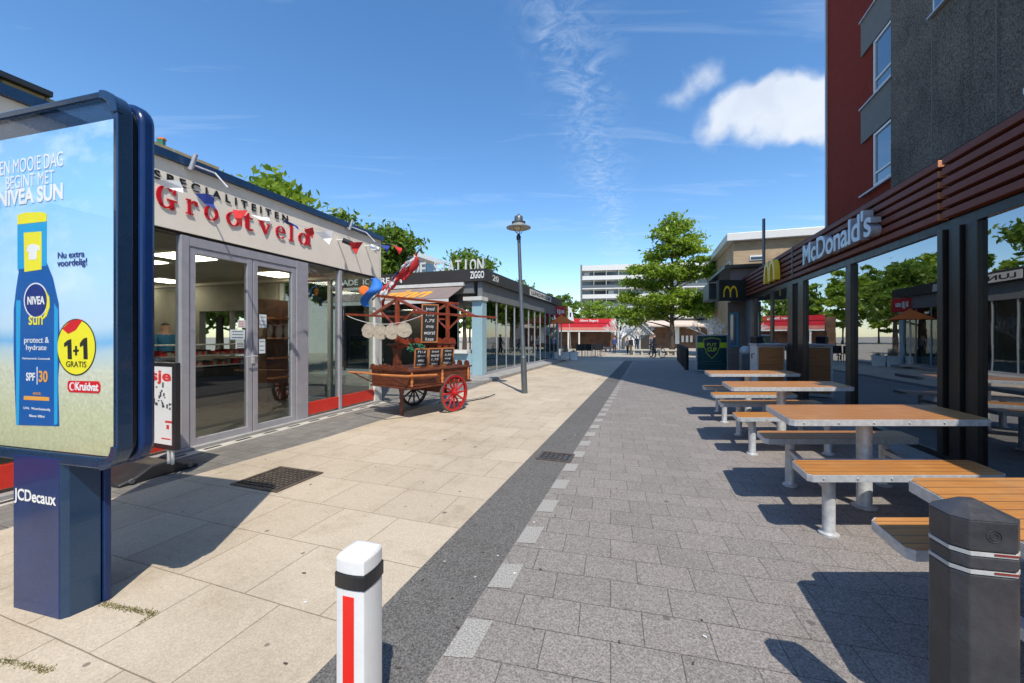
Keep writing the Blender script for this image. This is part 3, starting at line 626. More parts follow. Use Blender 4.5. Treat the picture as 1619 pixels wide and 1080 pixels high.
# signage
b = MB(); b.wtext(WG, 'SPECIALITEITEN', 243, 455, 267, 281, .003, .012, .012, 0, 1.75); sp_ = b.build('lettering', M['blk_sign'], shop)
def glyph_word():
    b = MB(); kk = [0]
    def piece(pts, W_, u0, z0, sx, sz):
        kk[0] += 1; off = .003 + .0012 * (kk[0] % 7)
        b.prism([W_.p(u0 + x * sx, z0 + y * sz, off) for x, y in pts], W_.n * .012)
    def arc(cx, cy, rx, ry, tx, ty, a0, a1, n=20):
        o = [(cx + rx * math.cos(R(a0 + (a1 - a0) * i / n)), cy + ry * math.sin(R(a0 + (a1 - a0) * i / n))) for i in range(n + 1)]
        i_ = [(cx + (rx - tx) * math.cos(R(a0 + (a1 - a0) * i / n)), cy + (ry - ty) * math.sin(R(a0 + (a1 - a0) * i / n))) for i in range(n + 1)]
        return [[o[i], o[i + 1], i_[i + 1], i_[i]] for i in range(n)]
    def rect(x0, y0, x1, y1): return [[(x0, y0), (x1, y0), (x1, y1), (x0, y1)]]
    GL = {
     'G': (arc(.42, .5, .42, .5, .2, .07, 42, 325) + rect(.60, .0, .78, .42) + rect(.46, .38, .92, .44) + [[(.70, .72), (.80, 1.0), (.84, 1.0), (.84, .66)]], .98),
     'r': (rect(.12, .05, .30, .62) + rect(.0, 0, .46, .06) + [[(0, .68), (0, .62), (.12, .6), (.30, .62), (.30, .70)]] + arc(.52, .48, .24, .2, .1, .09, 30, 165, 8) + [[(.58, .46), (.74, .46), (.72, .66), (.6, .68)]], .78),
     'o': (arc(.32, .34, .32, .36, .15, .05, 0, 360, 24), .68),
     't': (rect(.14, .14, .32, .66) + rect(0, .62, .48, .68) + [[(.14, .68), (.32, .68), (.32, .9), (.26, .9)]] + arc(.36, .16, .22, .18, .14, .08, 180, 320, 8), .56),
     'v': ([[(.06, .64), (.26, .64), (.42, .16), (.34, 0)], [(.34, 0), (.42, .0), (.62, .64), (.54, .64)]] + rect(0, .62, .32, .68) + rect(.46, .62, .72, .68), .72),
     'e': (arc(.32, .34, .32, .36, .15, .05, 0, 318, 20) + rect(.16, .34, .62, .40), .68),
     'l': (rect(.1, .04, .28, .95) + rect(0, 0, .38, .06) + [[(0, 1.0), (0, .94), (.1, .92), (.28, .95), (.28, 1.03)]], .42),
     'd': (arc(.28, .34, .28, .36, .15, .06, 0, 360, 22) + rect(.46, .02, .64, .95) + [[(.34, 1.0), (.34, .94), (.46, .92), (.64, .95), (.64, 1.03)]] + rect(.64, 0, .74, .06), .76)}
    # pixel x of each letter's left edge and right edge read off the photo's sign
    xs = [('G', 247, 283), ('r', 294, 314), ('o', 323, 347), ('o', 358, 381), ('t', 383, 403), ('v', 408, 430), ('e', 436, 453), ('l', 457, 466), ('d', 472, 493)]
    zbase = WG.z(300, 334, .01); cap = WG.z(265, 291, .01) - WG.z(265, 327, .01)
    zl = lambda px: 2.0
    for ch, x0, x1 in xs:
        g, w_ = GL[ch]; u0 = WG.u(x0, .01); u1 = WG.u(x1, .01)
        zb_ = WG.z(x0, 325 + (x0 - 247) * .262, .01)
        b.v.clear(); b.f.clear(); b.m.clear()
        for pc in g: piece(pc, WG, u0, zb_, (u1 - u0) / w_, cap)
        b.build('red_letter', M['red_sign'], shop)
glyph_word()
# interior of the shop
b = MB()
for px_, d_ in ((292, 6.3), (440, 8.1), (262, 9.0), (340, 10.4), (215, 6.6), (200, 9.6)):
    b = MB(); c_ = Vector((U(px_) * d_, d_, ZF0 + .045)); b.box(c_ - WG.s * .3 - WG.n * .3, WG.s * .6, WG.n * .6, (0, 0, .012)); b.build('ceiling_light_panel', M['lampglow'], shop)
cnt = thing('display_counter', 'chilled display counter with red goods behind the shop doors', 'counter', WG.p(WG.u(330, -3), .03, -3))
b = MB(); cu0, cu1 = WG.u(235, -3), WG.u(404, -3); b.wb(WG, cu0, cu1, .03, .75, -3.4, -2.7); b.build('cabinet', M['darkint'], cnt)
for zz_ in (.78, .98, 1.18): b = MB(); b.wb(WG, cu0, cu1, zz_, zz_ + .02, -3.3, -2.72); b.build('shelf', M['galv'], cnt)
b = MB()
for zz_ in (.8, 1.0):
    for i in range(34):
        uu = cu0 + .05 + i * (cu1 - cu0 - .1) / 34; b.wb(WG, uu, uu + .07, zz_, zz_ + random.uniform(.04, .1), -3.2 + random.uniform(0, .2), -2.8, random.choice((0, 0, 1, 2)))
b.build('goods', [M['red_cloth'], M['straw'], M['brownint']], cnt)
cab = thing('wall_cabinet', 'brown cabinet with shelves seen through the right shop door', 'cabinet', WG.p(WG.u(440, -2), .03, -2))
b = MB(); b.wb(WG, WG.u(428, -1.9), WG.u(462, -1.9), .03, 2.1, -2.3, -2.0); b.build('carcass', M['brownint'], cab)
for zz_ in (.5, .9, 1.3, 1.7): b = MB(); b.wb(WG, WG.u(428, -1.9), WG.u(462, -1.9), zz_, zz_ + .03, -1.99, -1.8); b.build('shelf', M['wood_orange'], cab)
# notices on the doors
for nm, x0, x1, y0, y1, mk, lb in (('notice', 368, 391, 521, 537, 'planter', 'pale blue opening hours notice on the left shop door'), ('notice', 380, 392, 506, 518, 'white_paint', 'small square red and white sticker on the left shop door'),
                                    ('notice', 377, 390, 541, 549, 'white_dirty', 'small pale sticker below the notice on the left shop door'), ('notice', 414, 425, 497, 518, 'planter', 'blue striped paper notice high on the right shop door'),
                                    ('notice', 413, 423, 536, 559, 'planter', 'long pale blue notice low on the right shop door')):
    u0, u1 = WG.u(x0), WG.u(x1); b = MB(); z1_, z0_ = WG.z(x0, y0), WG.z(x0, y1); b.wb(WG, u0, u1, z0_, z1_, -.039, -.037, 0)
    for i in range(3): zz_ = z1_ - (z1_ - z0_) * (i + .6) / 3.4; b.wb(WG, u0 + (u1 - u0) * .12, u1 - (u1 - u0) * .12, zz_ - .008, zz_, -.037, -.0362, 1)
    tag(b.build('notice', [M[mk], M['red_cloth'] if x0 == 380 else M['navy2']]), lb, 'notice')
# floodlight arms on the fascia
def arm_light(px, lab):
    u0 = WG.u(px); r = thing('sign_floodlight', lab, 'floodlight', WG.p(u0, ZF1 - .04, .05), 'floodlights over the cream fascia')
    b = MB(); b.tube([WG.p(u0, ZF1 - .03, .0), WG.p(u0 + .02, ZF1 + .0, .12), WG.p(u0 + .04, ZF1 - .12, .42), WG.p(u0 + .05, ZF1 - .3, .6)], .010); b.build('arm', M['alu'], r)
    b = MB(); b.cyl(WG.p(u0 - .005, ZF1 - .06, .1), WG.p(u0 + .01, ZF1 + .12, .16), .026, .022, 14); b.build('lamp_head', M['alu'], r, smooth=40)
arm_light(293, 'grey floodlight on an arm over the black S P E C letters'); arm_light(546, 'grey floodlight on an arm near the right end of the cream fascia')
# security cameras
for px, lab in ((549, 'small dark camera under the right floodlight of the cream fascia'), (592, 'white security camera at the corner of the cream fascia')):
    u0 = WG.u(px, .2); zc = WG.z(px, 383 if px == 549 else 392, .2); r = thing('security_camera', lab, 'camera', WG.p(u0, zc, 0))
    b = MB(); b.tube([WG.p(u0, zc + .05, .0), WG.p(u0, zc + .05, .12), WG.p(u0, zc + .02, .16)], .012); b.build('bracket', M['white_paint'], r)
    b = MB(); b.cyl(WG.p(u0 - .05, zc + .03, .15), WG.p(u0 + .06, zc - .02, .26), .045, .045, 14); b.build('housing', M['white_paint'] if px > 560 else M['blackpaint'], r, smooth=40)
    b = MB(); b.cyl(WG.p(u0 + .06, zc - .02, .26), WG.p(u0 + .068, zc - .024, .268), .036, .034, 14); b.build('lens', M['blackpaint'], r)

# ------------------------------------------------------------------ ice cream shop with dark band
ZA = G(763, 599); WZ = Wall(ZA.xy, (.331, .944), (.944, -.331)); WQ = Wall(ZA.xy, (-.944, .331), (-.331, -.944))
zg = thing('kiosk_building', 'low glass kiosk with dark band, pale blue corner column and roof letters', 'kiosk', WZ.p(5, 0, -3))
LZ = WZ.u(884)
b = MB(); b.wb(WZ, -.12, LZ + .3, 3.1, 3.5, -5.5, .12); b.build('roof_band', M['dark_brown'], zg, bevel=.01)
b = MB(); b.wb(WZ, -.0, LZ, 2.56, 3.098, -.16, -.0); b.build('grey_lintel', M['grey_band'], zg)
b = MB(); b.wb(WQ, .3, 5.4, 2.75, 3.098, -.16, -.0); b.build('front_lintel', M['grey_band'], zg)
b = MB(); b.wb(WQ, .0, .36, .1, 2.5, -.36, .012); b.build('column', M['ltblue'], zg, bevel=.01)
b = MB(); b.wb(WQ, -.03, .62, 2.5, 2.62, -.4, .12); b.build('column_cap', M['white_dirty'], zg)
b = MB(); b.wb(WZ, .3, LZ, .1, .18, -.1, .0); b.wb(WQ, .37, 5.4, .1, .18, -.1, 0); b.build('sill', M['alu'], zg)
b = MB(); b.wb(WZ, .37, LZ, .18, 2.56, -.06, -.05); b.build('side_glass', M['tealglass'], zg)
b = MB(); b.wb(WZ, .37, LZ, .18, .95, -.048, -.04); b.build('lower_glass', M['tealglass'], zg)
for i in range(1, 11):
    b = MB(); u_ = .37 + i * (LZ - .5) / 11; b.wb(WZ, u_, u_ + .03, .18, 2.56, -.07, -.02); b.build('mullion', M['ltblue'] if i in (4, 9) else M['alu'], zg)
b = MB(); b.wb(WZ, LZ - .28, LZ, .1, 2.56, -.3, .005); b.build('rear_column', M['ltblue'], zg)
b = MB(); b.wb(WQ, .37, 2.0, .18, .8, -.06, -.03); b.build('counter_front', M['ltblue'], zg)
b = MB(); b.wb(WQ, 2.0, 5.4, .18, 2.7, -.06, -.05); b.build('front_glass', M['tealglass'], zg)
b = MB(); b.wb(WQ, 5.4, 5.5, .1, 3.1, -9, 0); b.wb(WZ, LZ - .1, LZ - .002, .1, 3.09, -5.5, -.31); b.build('party_wall', M['darkint'], zg)
b = MB(); b.wb(WZ, .4, LZ - .2, .1, .12, -5.4, -.12); b.build('kiosk_floor', M['intfloor'], zg)
b = MB(); b.wb(WQ, .5, 2.4, .8, .9, -.6, .1); b.build('serving_ledge', M['white_paint'], zg)
b = MB()
for i in range(9): b.wb(WZ, 1.2 + i * 1.0, 1.24 + i * 1.0, .12, 2.6, -1.5, -1.46)
b.build('inner_posts', M['white_dirty'], zg)
for i in range(6):
    u_ = 1.2 + i * 1.5; t = thing('cafe_table', 'dark cafe table with a pale bottle inside the glass kiosk', 'table', WZ.p(u_, .12, -1.0), 'tables inside the glass kiosk')
    b = MB(); b.cbox(WZ.p(u_, .82, -1.0), .7, .7, .03, 0); b.build('top', M['darkint'], t)
    b = MB(); b.cyl(WZ.p(u_, .12, -1.0), WZ.p(u_, .82, -1.0), .03); b.cyl(WZ.p(u_, .12, -1.0), WZ.p(u_, .14, -1.0), .2); b.build('pedestal', M['galv'], t)
    if i == 0: pass
# roof letters, band texts
b = MB(); u0, u1 = WQ.u(768, -.4), WQ.u(655, -.4)
wd_ = (u0 - u1) / 10.0
for i_, c_ in enumerate('DE STATION'):
    if c_ != ' ': b = MB(); b.text(c_, WQ.p(u1, 3.5, -.4) + WQ.s * wd_ * i_ + WQ.s * (wd_ * (.35 if c_ == 'I' else 0)), WQ.s * wd_ * (.2 if c_ == 'I' else .82), (0, 0, .42), WQ.n * .05, .012); b.build('roof_letter', M['white_dirty'], zg)
def qtext(s_, x0, x1, z0, z1, off, m, name='lettering', bold=.02, shear=0, dep=.01):
    b = MB(); u0, u1 = WQ.u(x0, off), WQ.u(x1, off); b.text(s_, WQ.p(u0, z0, off), WQ.s * (u1 - u0), (0, 0, z1 - z0), WQ.n * dep, bold, shear); b.build(name, m, zg)
qtext('ZIGGO', 744, 766, 3.19, 3.42, .121, M['white_paint'])
qtext('HOMEMADE  ICECREAM', 500, 636, 3.17, 3.38, .121, M['white_paint'])
b = MB(); b.wb(WZ, WZ.u(834), WZ.u(868), 3.14, 3.42, .121, .14); sg = b.build('side_sign', M['white_dirty'], zg)
b = MB(); b.text('LUNCHROOM', WZ.p(WZ.u(836), 3.2, .141), WZ.s * (WZ.u(866) - WZ.u(836)), (0, 0, .16), WZ.n * .004, .02); b.build('lettering', M['blk_sign'], sg)
b = MB(); b.text('20', WZ.p(WZ.u(774), 3.2, .121), WZ.s * .55, (0, 0, .2), WZ.n * .006, .02); b.build('lettering', M['white_dirty'], zg)
# awning
aw = thing('awning', 'brown folding awning with orange word over the kiosk counter', 'awning', WQ.p(2.6, 2.6, .6))
b = MB(); a0, a1 = .62, 5.4; zt_, zlo = 3.0, 2.5
b.prism([WQ.p(a0, zt_, .02), WQ.p(a0, zt_ - .02, .02), WQ.p(a0, zlo - .02, 1.1), WQ.p(a0, zlo, 1.1)], WQ.s * (a1 - a0)); b.build('canopy', M['awning'], aw)
b = MB(); b.wb(WQ, a0, a1, zlo - .14, zlo - .022, 1.08, 1.1); b.build('valance', M['white_dirty'], aw)
b = MB(); b.wb(WQ, a0 - .02, a1, 2.98, 3.09, .0, .14); b.build('cassette', M['white_dirty'], aw)
b = MB(); dirn = Vector((WQ.n.x * 1.08, WQ.n.y * 1.08, -.5)); 
u0, u1 = WQ.u(598, .9), WQ.u(676, .9)
o_ = WQ.p(u0, 0, 0) + WQ.n * .98; o_.z = 3.0 - .5 * (.96 / 1.08) + .006; b.text('zinn', o_, WQ.s * (u1 - u0), -dirn * .62, Vector((0, 0, .006)), .03, .35); b.build('lettering', M['orange'], aw)
# plinth step along the kiosk
b = MB(); b.wb(WZ, -1.2, LZ + 3, .004, .1, -.4, .62); b.wb(WQ, -.0, 5.5, .004, .1, -.4, 1.3); 
b = MB(); b.prism([WZ.p(-1.3, .004, .62), WZ.p(LZ + 3, .004, .62), WZ.p(LZ + 3, .004, -6), WZ.p(-1.3, .004, -6)], (0, 0, .1)); struct(b.build('raised_pavement', M['kerb'], origin=(0, 0, 0), bevel=.01))

# ------------------------------------------------------------------ McDonald's side
WM = Wall((4.70, 4.305), (.318, .948), (-.948, .318))
mc = thing('restaurant_building', 'single storey restaurant with bronze glass front and red brown slatted fascia', 'restaurant', WM.p(3, 0, -3))
uB = WM.u(1177); uN = -9.0; MZ0, MZ1 = 2.6, 3.3
gap = WM.u(1494)
for (a0, a1) in ((gap + .03, uB), (uN, gap - .03)):
    b = MB(); b.wb(WM, a0 + .01, a1 - .01, MZ0 + .02, MZ1 - .02, -.3, -.06); b.build('fascia_backing', M['slatback'], mc)
    n = 6; hh = (MZ1 - MZ0) / n
    for i in range(n):
        b = MB(); z0 = MZ0 + i * hh; b.wb(WM, a0, a1, z0 + .02, z0 + hh - .022, -.055, .04)
        sl_ = b.build('slat', [M['slat'], M['copper']], mc, bevel=.003)
        for p_ in sl_.data.polygons:
            if p_.normal.dot(-WM.s) > .9: p_.material_index = 1
# joint post in the fascia and smaller joint
b = MB(); b.wb(WM, WM.u(1257) - .02, WM.u(1257) + .02, MZ0, MZ1, .041, .05); b.build('fascia_joint', M['bronze'], mc)
b = MB(); b.wb(WM, uN, uB, 2.5, MZ0 - .003, -.25, -.02); b.build('head_frame', M['bronze'], mc)
b = MB(); b.wb(WM, uN, uB + .5, MZ1, MZ1 + .05, -7, -.06); b.build('roof', M['slatback'], mc)
b = MB(); b.wb(WM, uN, uB, .004, .07, -.2, 0); b.build('sill', M['bronze'], mc)
for x0, x1, o0, o1 in ((1247, 1255, -.12, .02), (1262, 1270, -.12, .0), (1337, 1345, -.1, .0), (1491, 1499.5, -.16, .05), (1504, 1521, -.16, .02), (1524, 1543, -.12, -.01), (1190, 1193, -.1, 0), (1216, 1220, -.1, -.03)):
    b = MB(); a0, a1 = sorted((WM.u(x0), WM.u(x1))); b.wb(WM, a0, a1, .07, 2.5, o0, o1); b.build('frame_post', M['bronze'], mc, bevel=.004)
for i in range(3): b = MB(); uu = WM.u(1543) - 2.2 - 2.4 * i; b.wb(WM, uu, uu + .12, .07, 2.5, -.1, 0); b.build('frame_post', M['bronze'], mc)
ed = sorted([WM.u(x) for x in (1190, 1247, 1270, 1337, 1345, 1491, 1543)] ) 
for a0, a1 in ((WM.u(1247), WM.u(1190)), (WM.u(1262), WM.u(1255)), (WM.u(1337), WM.u(1270)), (WM.u(1491), WM.u(1345)), (uN, WM.u(1543)), (WM.u(1504), WM.u(1499.5))):
    b = MB(); b.wb(WM, a0, a1, .07, 2.5, -.06, -.052); b.build('window_glass', M['mcglass'], mc)
b = MB(); b.wb(WM, WM.u(1190), uB, .004, 2.5, -.2, -.03); b.build('white_panel', M['steelgrey'], mc)
b = MB(); b.wb(WM, uN, uB, .004, .02, -7, -.21); b.build('restaurant_floor', M['intfloor'], mc)
b = MB(); b.wb(WM, uN, uB, 2.7, 2.75, -6.9, -.3); b.build('ceiling', M['darkint'], mc)
b = MB(); b.wb(WM, uN, uB + .5, .02, 3.29, -7.2, -7.0); b.wb(WM, uB + .3, uB + .5, .02, 3.29, -6.99, -.32); b.wb(WM, uN - .2, uN, .02, 3.29, -6.99, -.2); b.build('rear_wall', M['brownint'], mc)
# letters
b = MB(); u0, u1 = WM.u(1270, .16), WM.u(1378, .16)
b.text("McDonald's", WM.p(u1 * 0 + u0, 0, 0) * 0 + WM.p(u0, MZ0 + .13, .045), WM.s * (u1 - u0), (0, 0, .40), WM.n * .12, .02, 0, .95)
b.build('raised_lettering', M['chrome'], mc, bevel=.002)
# golden arches seen nearly edge-on
def arches(b, o, ex, ez, en, t=.13):
    for cx_ in (.27, .73):
        n = 14; O = []; I = []
        for i in range(n + 1):
            a = PI * i / n; O.append((cx_ + .27 * math.cos(a), .98 * math.sin(a) ** .75)); I.append((cx_ + (.27 - t) * math.cos(a), .80 * math.sin(a) ** .75))
        for i in range(n):
            dz = .0 if cx_ < .5 else .002
            pts = [O[i], O[i + 1], I[i + 1], I[i]]; b.prism([Vector(o) + Vector(ex) * x + Vector(ez) * y + Vector(en) * dz for x, y in pts], en)
zy0, zy1 = MZ0 + .1, MZ0 + .62
b = MB(); u0, u1 = WM.u(1231, .1), WM.u(1213, .1); arches(b, WM.p(u0, zy0, .06), WM.s * (u1 - u0), (0, 0, zy1 - zy0), WM.n * .12); b.build('golden_arches', M['yellow'], mc)
# projecting sign
sgn = thing('projecting_sign', 'square dark hanging sign with thin yellow arches by the brick pillar', 'sign', (6.95, 12.5, 2.8))
b = MB(); b.box(DP(1137, 475.5, 12.5), (.84, -.02, 0), (0, .16, 0), (0, 0, .66)); b.build('sign_box', M['signdark'], sgn, bevel=.01)
b = MB(); arches(b, DP(1144, 470, 12.497) + Vector((0, -.012, 0)), (.44, -.01, 0), (0, 0, .37), (0, .01, 0), .07); b.build('yellow_arches', M['yellow'], sgn)
# pole on roof
fp = MB(); q = DP(1208, 425, 11.6); fp.cyl((q.x, q.y, 3.3), (q.x, q.y, HC + 186 * 11.6 / FP), .04, .04, 10); tag(fp.build('roof_pole', M['steelgrey'], smooth=40), 'slim grey pole standing on the roof above the restaurant entrance', 'pole')
# brick pillar at the end of the facade
pl = thing('brick_house', 'low mauve brown brick building end with blue framed window beyond the restaurant', 'building', (8.2, 14.2, 0))
b = MB(); b.box((7.26, 13.3, 0), (.72, -.24, 0), (1.85, 3.2, 0), (0, 0, 2.5)); b.build('wall', M['brownbrick'], pl)
b = MB(); b.box((7.26, 13.15, 2.5), (.84, -.28, 0), (1.8, 3.2, 0), (0, 0, 1.1)); b.build('upper_wall', M['pillar'], pl)
b = MB(); b.box((7.0, 13.0, 3.6), (1.3, -.42, 0), (1.2, 3.6, 0), (0, 0, .1)); b.build('roof_slab', M['bronze'], pl)
b = MB(); b.box((7.30, 13.26, 1.0), (.25, -.083, 0), (.02, .06, 0), (0, 0, 1.15)); fr = b.build('window_frame', pbr('teal frame', (.02, .17, .25), .4), pl)
b = MB(); b.box((7.32, 13.24, 1.06), (.16, -.053, 0), (.005, .01, 0), (0, 0, 1.02)); b.build('pane', M['glass_sky'], fr)
lb = thing('light_box', 'grey projecting light box beyond the dark hanging sign', 'sign', DP(1128, 470, 16)); b = MB(); b.box(DP(1121, 473, 16), (.45, .1, 0), (.5, 1.5, 0), (0, 0, .66)); b.build('box', M['steelgrey'], lb, bevel=.01)
b = MB(); b.tube([DP(1130, 450, 16.5), DP(1150, 446, 16.2), DP(1165, 446, 15.5)], .03); b.build('bracket', M['blackpaint'], lb)
# waste cabinets
wc = thing('waste_cabinet', 'waist high waste cabinet with orange wood panels at the restaurant entrance', 'bin cabinet', (5.9, 9.1, 0))
b = MB(); b.box((5.57, 9.0, .02), (.64, .0, 0), (.22, .62, 0), (0, 0, 1.12)); b.build('carcass', M['galv'], wc, bevel=.01)
b = MB(); b.box((5.61, 8.985, .1), (.56, 0, 0), (0, .012, 0), (0, 0, 1.0)); b.build('front_panel', M['woodpanel'], wc)
b = MB(); b.box((5.54, 8.96, 1.14), (.70, 0, 0), (.24, .70, 0), (0, 0, .045)); b.build('lid', M['alu'], wc, bevel=.006)
b = MB(); b.tube([(5.52, 9.0, .95), (5.45, 8.98, .95), (5.45, 8.98, .85)], .012); b.build('handle', M['blackpaint'], wc)
b = MB(); b.cbox((5.75, 9.3, 1.19), .2, .2, .16, .2); tag(b.build('tray', M['blackpaint'], bevel=.02), 'black caddy on top of the wooden waste cabinet', 'caddy')
wb_ = thing('litter_bin', 'grey litter bin with a pale bag bulging from its top', 'litter bin', (7.25, 12.0, 0))
b = MB(); b.box((6.86, 11.8, .01), (.36, -.02, 0), (.12, .36, 0), (0, 0, .8)); b.build('body', M['steelgrey'], wb_, bevel=.02)
b = MB(); b.lathe((7.1, 11.98, .81), [(.15, 0), (.19, .06), (.17, .18), (.09, .25), (.01, .26)], 14); b.build('bag', M['foil'], wb_, smooth=60)

# ------------------------------------------------------------------ tower
WT = Wall((8.02, 4.8), (.3335, .9427), (-.9427, .3335))
tw = thing('apartment_tower', 'tall tower with dark pebbledash wall and dark red end panel over the restaurant', 'tower', WT.p(0, 0, -6))
uc = WT.u(1409); TH = 38
uNr = (Vector((6.25, -.45, 0)) - WT.A).dot(WT.s)
uM = uNr + 3.2
b = MB(); b.wb(WT, uNr, uM, 0, TH, -12, 0); b.build('wall', M['towerwall'], tw)
b = MB(); b.wb(WT, uM + .002, uc, 0, 22.5, -12, 0); b.build('wall', M['towerwall'], tw)
ur = WT.u(1309, -.45)
b = MB(); b.wb(WT, uc + .002, ur, 0, 16.2, -11.9, -.45); b.build('red_wall', M['redwall'], tw)
b = MB(); b.wb(WT, ur, ur + .12, 0, 16.2, -11.9, -.40); b.build('edge_trim', M['alu'], tw)
for px in (1474, 1576): b = MB(); uu = WT.u(px); b.wb(WT, uu - .012, uu + .012, 3.4, 22.4, .0, .006); b.build('seam', M['greyspand'], tw)
us = WT.u(1362, -.40)
zs1 = WT.z(1407, 272, -.45); pitch = 2.8
zs1 = WT.z(1384, 297, -.45)
for k in range(-0, 4):
    z0 = zs1 + k * pitch
    u0 = WT.u(1384, -.42)
    b = MB(); b.wb(WT, uc + .003, us, z0 + 1.66, z0 + pitch - .06, -.448, -.39); b.build('spandrel', M['greyspand'], tw)
    b = MB(); b.wb(WT, uc + .003, us + .02, z0 - .06, z0 - .01, -.448, -.34); b.build('window_sill', M['alu'], tw)
    b = MB(); fw = .07
    b.wb(WT, u0 - fw, u0, z0, z0 + 1.6, -.448, -.38); b.wb(WT, uc + .003, u0 - fw, z0, z0 + fw, -.448, -.385); b.wb(WT, uc + .003, u0 - fw, z0 + 1.6 - fw, z0 + 1.6, -.448, -.385); b.wb(WT, uc + .003, u0 - fw, z0 + .36, z0 + .42, -.448, -.39)
    fr = b.build('window', M['white_paint'], tw)
    b = MB(); b.wb(WT, uc + .004, u0 - fw, z0 + fw, z0 + 1.6 - fw, -.447, -.42); b.build('pane', M['glass_sky'], fr)
# a window in the pebbledash wall high up
for zz_, px in ((WT.z(1478, 22), 1478),):
    for k in range(0, 4):
        u1 = WT.u(px); u0 = u1 - 1.1; z0 = zz_ + k * pitch
        b = MB(); b.wb(WT, u0, u1, z0, z0 + 1.4, .002, .03); fr = b.build('window', M['white_paint'], tw); b = MB(); b.wb(WT, u0 + .06, u1 - .06, z0 + .06, z0 + 1.34, .031, .036); b.build('pane', M['glass_sky'], fr)
        b = MB(); b.wb(WT, u0, u1 + .1, z0 - .05, z0 - .004, .002, .09); b.build('window_sill', M['alu'], tw)
ml = MB(); u_ = WM.u(1608, .2); ml.wb(WM, u_ - .12, u_ + .1, MZ1 + .06, MZ1 + .12, -.3, .1); tag(ml.build('roof_lamp', M['white_paint'], bevel=.01), 'small white lamp fitting on the roof edge at the far right', 'lamp')

# ------------------------------------------------------------------ picnic tables
def picnic():
    t = thing('picnic_table', '', 'picnic table', (2.5, 3.1, 0), 'picnic tables beside the restaurant')
    def slab(x0, y0, ln, wd, z, th=.035, ch=.03):
        e = ST * wd; p = Vector((x0, y0, z)); q = Vector((ln, 0, 0))
        def ring_(g, zz_):
            a, b_, c, d_ = p - ST * g - Vector((g, 0, 0)), p + q - ST * g + Vector((g, 0, 0)), p + q + e + ST * g + Vector((g, 0, 0)), p + e + ST * g - Vector((g, 0, 0))
            pts = []
            for v0, v1, v2 in ((d_, a, b_), (a, b_, c), (b_, c, d_), (c, d_, a)):
                pts += [v1 + (v0 - v1).normalized() * ch, v1 + (v2 - v1).normalized() * ch]
            return [Vector((v.x, v.y, zz_)) for v in pts]
        return ring_
    for nm, x0, y0, ln, wd, zt_ in (('tabletop', 2.01, 2.856, 1.47, .665, .75), ('seat', 1.915, 2.554, 1.30, .335, .455), ('seat', 2.215, 3.453, 1.36, .325, .455)):
        rg = slab(x0, y0, ln, wd, zt_)
        b = MB(); b.prism(rg(-.006, zt_ - .035), (0, 0, .035)); o = b.build(nm, M['plank'], t)
        A = rg(.0, zt_ - .048); B = rg(-.0055, zt_ - .048); n = len(A); b = MB()
        vs = A + [v + Vector((0, 0, .046)) for v in A] + [v + Vector((0, 0, .046)) for v in B] + B
        fs = []
        for i in range(n):
            j = (i + 1) % n; fs += [(i, j, n + j, n + i), (n + i, n + j, 2 * n + j, 2 * n + i), (2 * n + i, 2 * n + j, 3 * n + j, 3 * n + i), (3 * n + i, 3 * n + j, j, i)]
        b.add(vs, fs)
        L_ = (ln)
        for i in range(6): x_ = x0 + .1 + i * (ln - .2) / 5; b.cyl((x_, y0 - .001, zt_ - .024), (x_, y0 - .007, zt_ - .024), .007, .006, 8)
        b.build(nm + '_rim', M['galv'], t, bevel=.0015)
    def leg(x, y, h, r=.037):
        b = MB(); b.lathe((x, y, .004), [(r * 1.6, 0), (r * 1.6, .012), (r * 1.1, .02), (r, .03), (r, h - .05)], 20); b.build('leg', M['galv'], t, smooth=35)
    for x, y in ((2.155, 2.69), (3.02, 2.69), (2.51, 3.57), (3.36, 3.57)): leg(x, y, .455)
    for x, y in ((2.78, 3.12), ): leg(x, y, .75, .05)
    b = MB()
    for x0, x1 in ((2.3, 2.62), (3.1, 3.3)): pass
    b.box((2.25, 3.09, .34), (1.0, 0, 0), (0, .05, 0), (0, 0, .04))
    for (xa, ya), (xb, yb) in (((2.155, 2.69), (2.51, 3.57)), ((3.02, 2.69), (3.36, 3.57))): 
        d_ = Vector((xb - xa, yb - ya, 0)); n_ = Vector((d_.y, -d_.x, 0)).normalized() * .02; b.box(Vector((xa, ya, .30)) - n_, d_, n_ * 2, (0, 0, .04))
    b.build('cross_beam', M['galv'], t)
    return t
pt = picnic()
lbs = ['picnic table with orange planks directly behind the black post, nearest of the row', 'second picnic table from the black post, screws along its bright metal rim', 'third picnic table from the black post, between two others', 'picnic table farthest from the black post, nearest the waste cabinet']
pt['label'] = lbs[1]
for off, lb_ in (((-.555, -1.8), lbs[0]), ((.585, 1.82), lbs[2]), ((1.17, 3.5), lbs[3])):
    c = copy_tree(pt); c.location = pt.location + Vector((off[0], off[1], 0)); c['label'] = lb_

